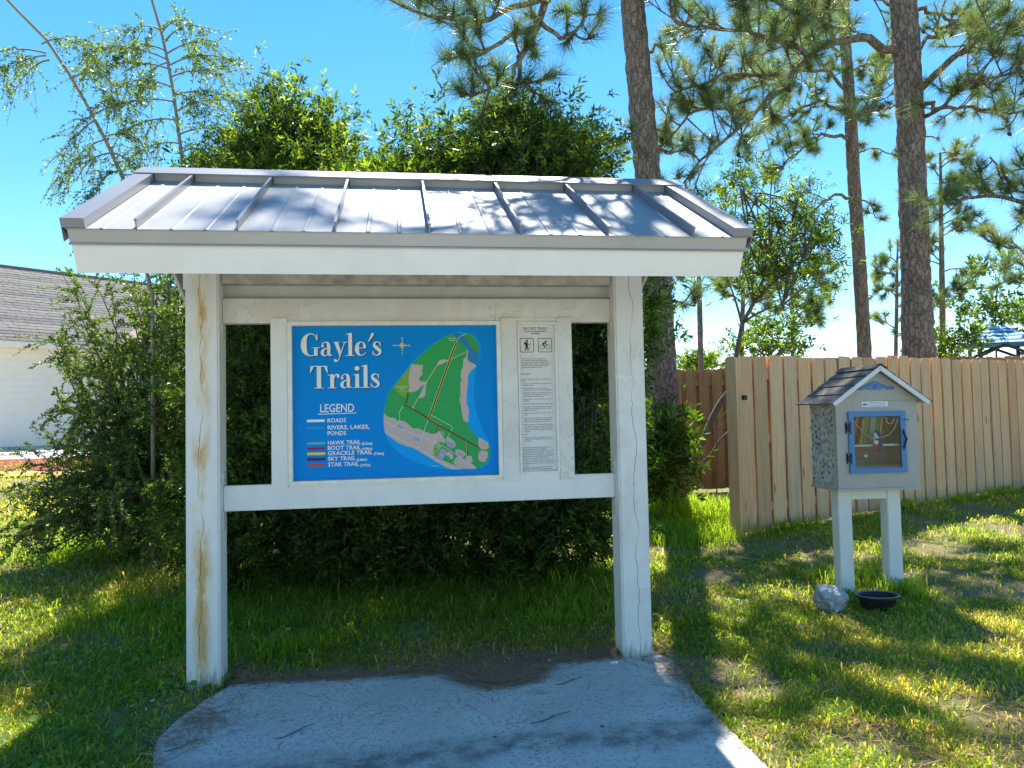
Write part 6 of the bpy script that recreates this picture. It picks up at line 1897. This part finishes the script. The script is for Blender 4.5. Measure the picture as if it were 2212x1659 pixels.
pine('tall pine trunk behind the right post, its bough hanging over the kiosk roof',
     [(1442, 1090), (1436, 900), (1428, 760), (1418, 600), (1400, 390), (1383, 200), (1366, 0), (1345, -200), (1320, -420), (1290, -700), (1260, -1000)], dA,
     [0.25, 0.20, 0.185, 0.18, 0.165, 0.16, 0.15, 0.145, 0.13, 0.10, 0.05],
     [(bough, 0.055, 10, 0.30, dict(start=0.45, sub=2)), (b2a, 0.028, 8, 0.34, dict(start=0.3, sub=2)), (b2b, 0.024, 6, 0.32, dict(start=0.3, sub=2)), (b2c, 0.022, 6, 0.34, kw0), (b2d, 0.022, 7, 0.30, dict(start=0.35, sub=3)), (b2e, 0.026, 9, 0.34, kw0), (b2f, 0.026, 8, 0.5, kw0),
      ([tA, (3.3, 3.2, 7.6), (2.6, 2.0, 6.5), (2.1, 1.6, 6.3)], 0.04, 16, 0.45, dict(start=0.4, sub=2)), ([tA, (3.6, 3.0, 7.3), (3.0, 1.9, 6.4), (2.6, 1.5, 6.1)], 0.04, 13, 0.45, dict(start=0.45, sub=2)),
      ([(4.32, 4.98, 7.2), (4.0, 4.2, 7.4), (3.75, 3.3, 7.4)], 0.04, 20, 0.5, dict(start=0.35, sub=3)), ([(4.3, 4.98, 7.6), (4.5, 4.2, 7.7), (4.6, 3.2, 7.6)], 0.04, 24, 0.5, dict(start=0.35, sub=3)), ([(4.32, 4.98, 7.3), (4.9, 4.3, 7.5), (5.6, 3.5, 7.5)], 0.04, 24, 0.5, dict(start=0.35, sub=3)), ([(4.3, 4.98, 8.0), (5.0, 4.5, 8.1), (6.3, 3.9, 8.0)], 0.04, 22, 0.55, dict(start=0.35, sub=3)),
      ([at(1425, 640, dA), at(1460, 650, dA), at(1500, 660, dA + 0.3)], 0.02, 5, 0.3, kw0), ([at(1398, 330, dA), at(1360, 300, dA - .4), at(1335, 300, dA - .5)], 0.02, 4, 0.25, kw0),
      ([at(1400, 300, dA), at(1440, 330, dA + .3), at(1500, 310, dA + .6)], 0.03, 7, 0.4, kw0), ([at(1380, 120, dA), at(1440, 90, dA + .5), at(1500, 30, dA + 1)], 0.03, 7, 0.4, kw0)],
     top=[crown_at(8.2, 14.5, 16, 2.6, 9, 0.6)], cones=14)

# the biggest pine, right, behind the pale fence
dB = 11.2
def B(x, y, dd=0.0):
    return at(x, y, dB + dd)
limbsB = [
 ([B(1945, 118), B(1910, 95, -.2), B(1870, 85, -.3), B(1810, 90, -.5), B(1750, 125, -.8), B(1690, 170, -1.0), B(1620, 250, -1.2), B(1540, 330, -1.4), B(1480, 400, -1.5)], 0.075, 38, 0.55, dict(start=0.3, sub=3)),
 ([B(1750, 125, -.8), B(1700, 90, -1.2), B(1620, 70, -1.5), B(1520, 60, -1.7), B(1440, 40, -1.8)], 0.04, 28, 0.5, dict(start=0.15, sub=3)),
 ([B(1810, 90, -.5), B(1780, 50, -1.0), B(1700, 20, -1.4), B(1640, -20, -1.5)], 0.035, 21, 0.5, dict(start=0.2, sub=3)),
 ([B(1690, 170, -1.0), B(1600, 160, -1.2), B(1520, 180, -1.4), B(1450, 200, -1.4)], 0.03, 21, 0.45, dict(start=0.2, sub=3)),
 ([B(1620, 250, -1.2), B(1560, 230, -1.2), B(1490, 250, -1.2), B(1440, 310, -1.2)], 0.025, 17, 0.4, dict(start=0.2, sub=3)),
 ([B(1990, 190), B(2040, 140, -.3), B(2110, 90, -.6), B(2180, 40, -.8), B(2260, -10, -1.0)], 0.06, 24, 0.5, dict(start=0.3, sub=3)),
 ([B(1995, 225), B(2050, 232, .3), B(2120, 238, .5), B(2210, 240, .6), B(2290, 235, .6)], 0.035, 21, 0.42, dict(start=0.3, sub=3)),
 ([B(1992, 250), B(2030, 235, -.4), B(2090, 180, -.8), B(2170, 160, -1.0), B(2260, 150, -1.1)], 0.035, 23, 0.45, dict(start=0.25, sub=3)),
 ([B(1980, 110), B(2030, 70, .4), B(2090, 30, .7), B(2150, -10, .9)], 0.035, 18, 0.45, dict(start=0.25, sub=3)),
 ([B(1940, 230), B(1910, 235, -.3), B(1870, 240, -.5), B(1830, 250, -.6)], 0.02, 6, 0.3, dict(start=0.4, sub=2)),
 ([B(1930, 20), B(1880, -10, .4), B(1800, 10, .6), B(1740, 30, .8)], 0.035, 17, 0.45, dict(start=0.3, sub=3)),
 ([B(1985, 20), B(2060, 40, .4), B(2140, 60, .7), B(2220, 80, .8)], 0.03, 17, 0.45, dict(start=0.3, sub=3)),
]
STUBS_B = [([B(1975, y), B(1975 + s * 32, y - 6), B(1975 + s * (32 + l), y - 8 + dy)], 0.016, 1, 0.08, dict(start=0.95, sub=0, r1=0.007)) for y, s, l, dy in ((300, 1, 20, 8), (330, -1, 10, 10), (520, 1, 6, 4))]
pine('thickest pine trunk with long low boughs, behind the pale fence at right',
     [(1998, 1000), (1985, 770), (1978, 600), (1972, 420), (1966, 250), (1958, 100), (1950, -20), (1940, -250), (1930, -500), (1915, -900)], dB,
     [0.26, 0.225, 0.197, 0.19, 0.187, 0.185, 0.18, 0.16, 0.13, 0.06], limbsB + STUBS_B, top=[crown_at(8.0, 13.5, 14, 3.2, 9, 0.6)], cones=45)

# the middle pine
dC = 16.5
def Cc(x, y, dd=0.0):
    return at(x, y, dC + dd)
limbsC = [
 ([Cc(1845, 430), Cc(1800, 420, -.5), Cc(1750, 460, -.8), Cc(1700, 490, -1.0)], 0.04, 8, 0.5, dict(start=0.45, sub=2)),
 ([Cc(1838, 300), Cc(1780, 290, -.5), Cc(1720, 330, -.8), Cc(1650, 380, -1.0)], 0.045, 24, 0.6, dict(start=0.3, sub=3)),
 ([Cc(1835, 250), Cc(1770, 220, .5), Cc(1700, 250, .8), Cc(1620, 290, 1.0)], 0.045, 28, 0.6, dict(start=0.25, sub=3)),
 ([Cc(1830, 200), Cc(1780, 150, -.5), Cc(1700, 160, -1), Cc(1600, 200, -1.2)], 0.045, 28, 0.6, dict(start=0.2, sub=3)),
 ([Cc(1828, 160), Cc(1870, 140, .3), Cc(1910, 150, .5)], 0.03, 16, 0.5, dict(start=0.3, sub=3)),
 ([Cc(1835, 260), Cc(1870, 240, -.3), Cc(1900, 200, -.5)], 0.03, 16, 0.45, dict(start=0.3, sub=3)),
 ([Cc(1846, 340), Cc(1880, 320, .2), Cc(1930, 335, .3)], 0.022, 5, 0.3, dict(start=0.4, sub=2)),
 ([Cc(1850, 430), Cc(1880, 440, .2), Cc(1890, 470, .3)], 0.02, 4, 0.3, dict(start=0.4, sub=2)),
 ([Cc(1825, 120), Cc(1760, 80, .5), Cc(1680, 60, .6), Cc(1600, 90, .8)], 0.04, 24, 0.6, dict(start=0.2, sub=3)),
 ([Cc(1820, 60), Cc(1770, 20, -.5), Cc(1700, -10, -1), Cc(1620, 20, -1.2)], 0.04, 24, 0.6, dict(start=0.2, sub=3)),
]
pine('middle pine with straight slim trunk, between the leafy tree and thickest pine',
     [(1880, 1000), (1868, 770), (1856, 560), (1845, 400), (1838, 260), (1828, 120), (1815, -50), (1800, -300)], dC,
     [0.17, 0.145, 0.138, 0.134, 0.125, 0.115, 0.095, 0.04], limbsC, n_per=40, wid=0.0075, nseg=28, step=0.12, amp=0.014, cones=20)

# slender pines farther off
def slim(label, x, d, y0, ytop, r, zones, lean=0):
    px = [(x + lean * 0.1, 960), (x, y0), (x + lean * 0.5, (y0 + ytop) / 2), (x + lean, ytop)]
    lim = []
    for (ya, yb, reach, n) in zones:
        for i in range(n):
            y = ya + (yb - ya) * (i + RNG.random()) / n
            f = (y0 - y) / (y0 - ytop)
            s = RNG.choice([-1, 1])
            x0 = x + lean * f
            e = at(x0 + s * reach * RNG.uniform(0.5, 1.1), y - reach * RNG.uniform(-0.1, 0.45), d + RNG.normal(0, 1.0))
            lim.append(([at(x0, y, d), (at(x0, y, d) + e) / 2 + np.array([0, 0, 0.1]), e], 0.02, 5, 0.32, dict(start=0.4, sub=2, r1=0.008)))
    pine(label, px, d, [r * 1.15, r, r * 0.85, r * 0.4], lim, n_per=34, L=(0.16, 0.26), wid=0.010, nseg=12, amp=0.006, step=0.25, group='slender pines beyond the fences')
slim('slender straight pine seen just right of the kiosk roof corner', 1514, 20, 790, 420, 0.075, [(640, 430, 60, 12)], -8)
slim('small young pine low above the fence beside the crooked tree', 1712, 16, 765, 560, 0.04, [(720, 560, 70, 14)], 0)
slim('thin pine stem behind the leafy tree, left of the young pine', 1602, 19, 770, 500, 0.06, [(680, 520, 60, 10)], 6)
slim('slender pine with a tufted top just right of the thickest pine', 2037, 18, 770, 330, 0.07, [(600, 330, 70, 18), (690, 620, 40, 3)], -6)
slim('slim pine half hidden just left of the thickest pine', 1935, 20, 770, 520, 0.05, [(740, 520, 50, 14)], 4)
# boughs reaching in from a pine beyond the right edge
dH = 10.5
def Hh(x, y, dd=0.0):
    return at(x, y, dH + dd)
limbsH = [
 ([Hh(2420, 430), Hh(2300, 440, -.2), Hh(2212, 440, -.3), Hh(2150, 425, -.4), Hh(2090, 430, -.5), Hh(2050, 440, -.5)], 0.045, 16, 0.42, dict(start=0.3, sub=3)),
 ([Hh(2424, 445), Hh(2300, 430, -.2), Hh(2212, 420, -.3), Hh(2170, 390, -.5), Hh(2150, 340, -.6)], 0.022, 7, 0.3, dict(start=0.4, sub=2)),
 ([Hh(2420, 330), Hh(2300, 360, .3), Hh(2210, 370, .5)], 0.03, 8, 0.4, dict(start=0.3, sub=3)),
 ([Hh(2425, 560), Hh(2300, 560, .3), Hh(2200, 540, .5), Hh(2130, 520, .6)], 0.03, 10, 0.4, dict(start=0.3, sub=3)),
 ([Hh(2425, 640), Hh(2310, 640, 1), Hh(2220, 610, 1.5), Hh(2160, 600, 1.8)], 0.03, 9, 0.4, dict(start=0.3, sub=3)),
 ([Hh(2420, 230), Hh(2300, 200, .3), Hh(2200, 130, .5)], 0.03, 9, 0.4, dict(start=0.4, sub=3)),
]
pine('pine beyond the right edge, its boughs reaching into the picture', [(2440, 1000), (2430, 700), (2420, 400), (2405, 100), (2390, -300), (2375, -700)], dH, [0.26, 0.23, 0.21, 0.19, 0.15, 0.08], limbsH, top=[crown_at(7.5, 11.5, 8, 2.4, 8, 0.55)], nseg=24)

# fallen branches by the brown fence
for pts, r, lab in ((((1478, 1035), (1500, 1010), (1530, 990), (1556, 950), (1580, 925)), 0.022, 'bare fallen branch leaning low behind the end of the pale fence'), (((1545, 985), (1547, 930), (1550, 910), (1575, 882)), 0.009, 'thin forked grey twig standing by the fallen branch')):
    p = [at(*q, 9.9) for q in pts]
    p[0][2] = gz(p[0][0], p[0][1])
    b = V3(p[0])
    o = empty('fallen_branch', b); tag(o, lab, 'branch')
    MB().tube(p, list(np.linspace(r, r * 0.5, len(p))), 7).build('stem', M['twig'], o, b, smooth=True)
    mb = MB()
    for k in range(3):
        i = 1 + k % (len(p) - 2)
        mb.tube(bez(p[i], p[i] + np.array([random.uniform(-.25, .25), random.uniform(-.1, .1), random.uniform(.1, .3)]), 0.03, 5), list(np.linspace(0.007, 0.003, 5)), 5)
    mb.build('side_twig', M['twig'], o, b)
# twigs dropped on the slab
for q, az, ln, lab in (((1190, 1560), 0.2, 0.22, 'short dark twig lying on the middle of the slab'), ((640, 1590), 0.5, 0.18, 'small forked twig lying on the left of the slab'), ((400, 1620), 0.3, 0.16, 'dark twig with leaf bits at the left edge of the slab'), ((1230, 1480), 0.1, 0.16, 'forked twig lying near the back of the slab, right of the straw')):
    g = gnd(*q)
    p = [np.array([g[0] + ln * f * math.cos(az), g[1] + ln * f * math.sin(az) + 0.02 * math.sin(f * 4), 0.022 + 0.006 * math.sin(f * 3)]) for f in np.linspace(-0.5, 0.5, 6)]
    o = MB().tube(p, [0.004, 0.004, 0.0035, 0.003, 0.0025, 0.002], 6).tube([p[2], p[2] + np.array([0.04, 0.035, 0.004])], 0.002, 5).build('twig', M['twig'])
    tag(o, lab, 'twig', 'twigs on the slab')
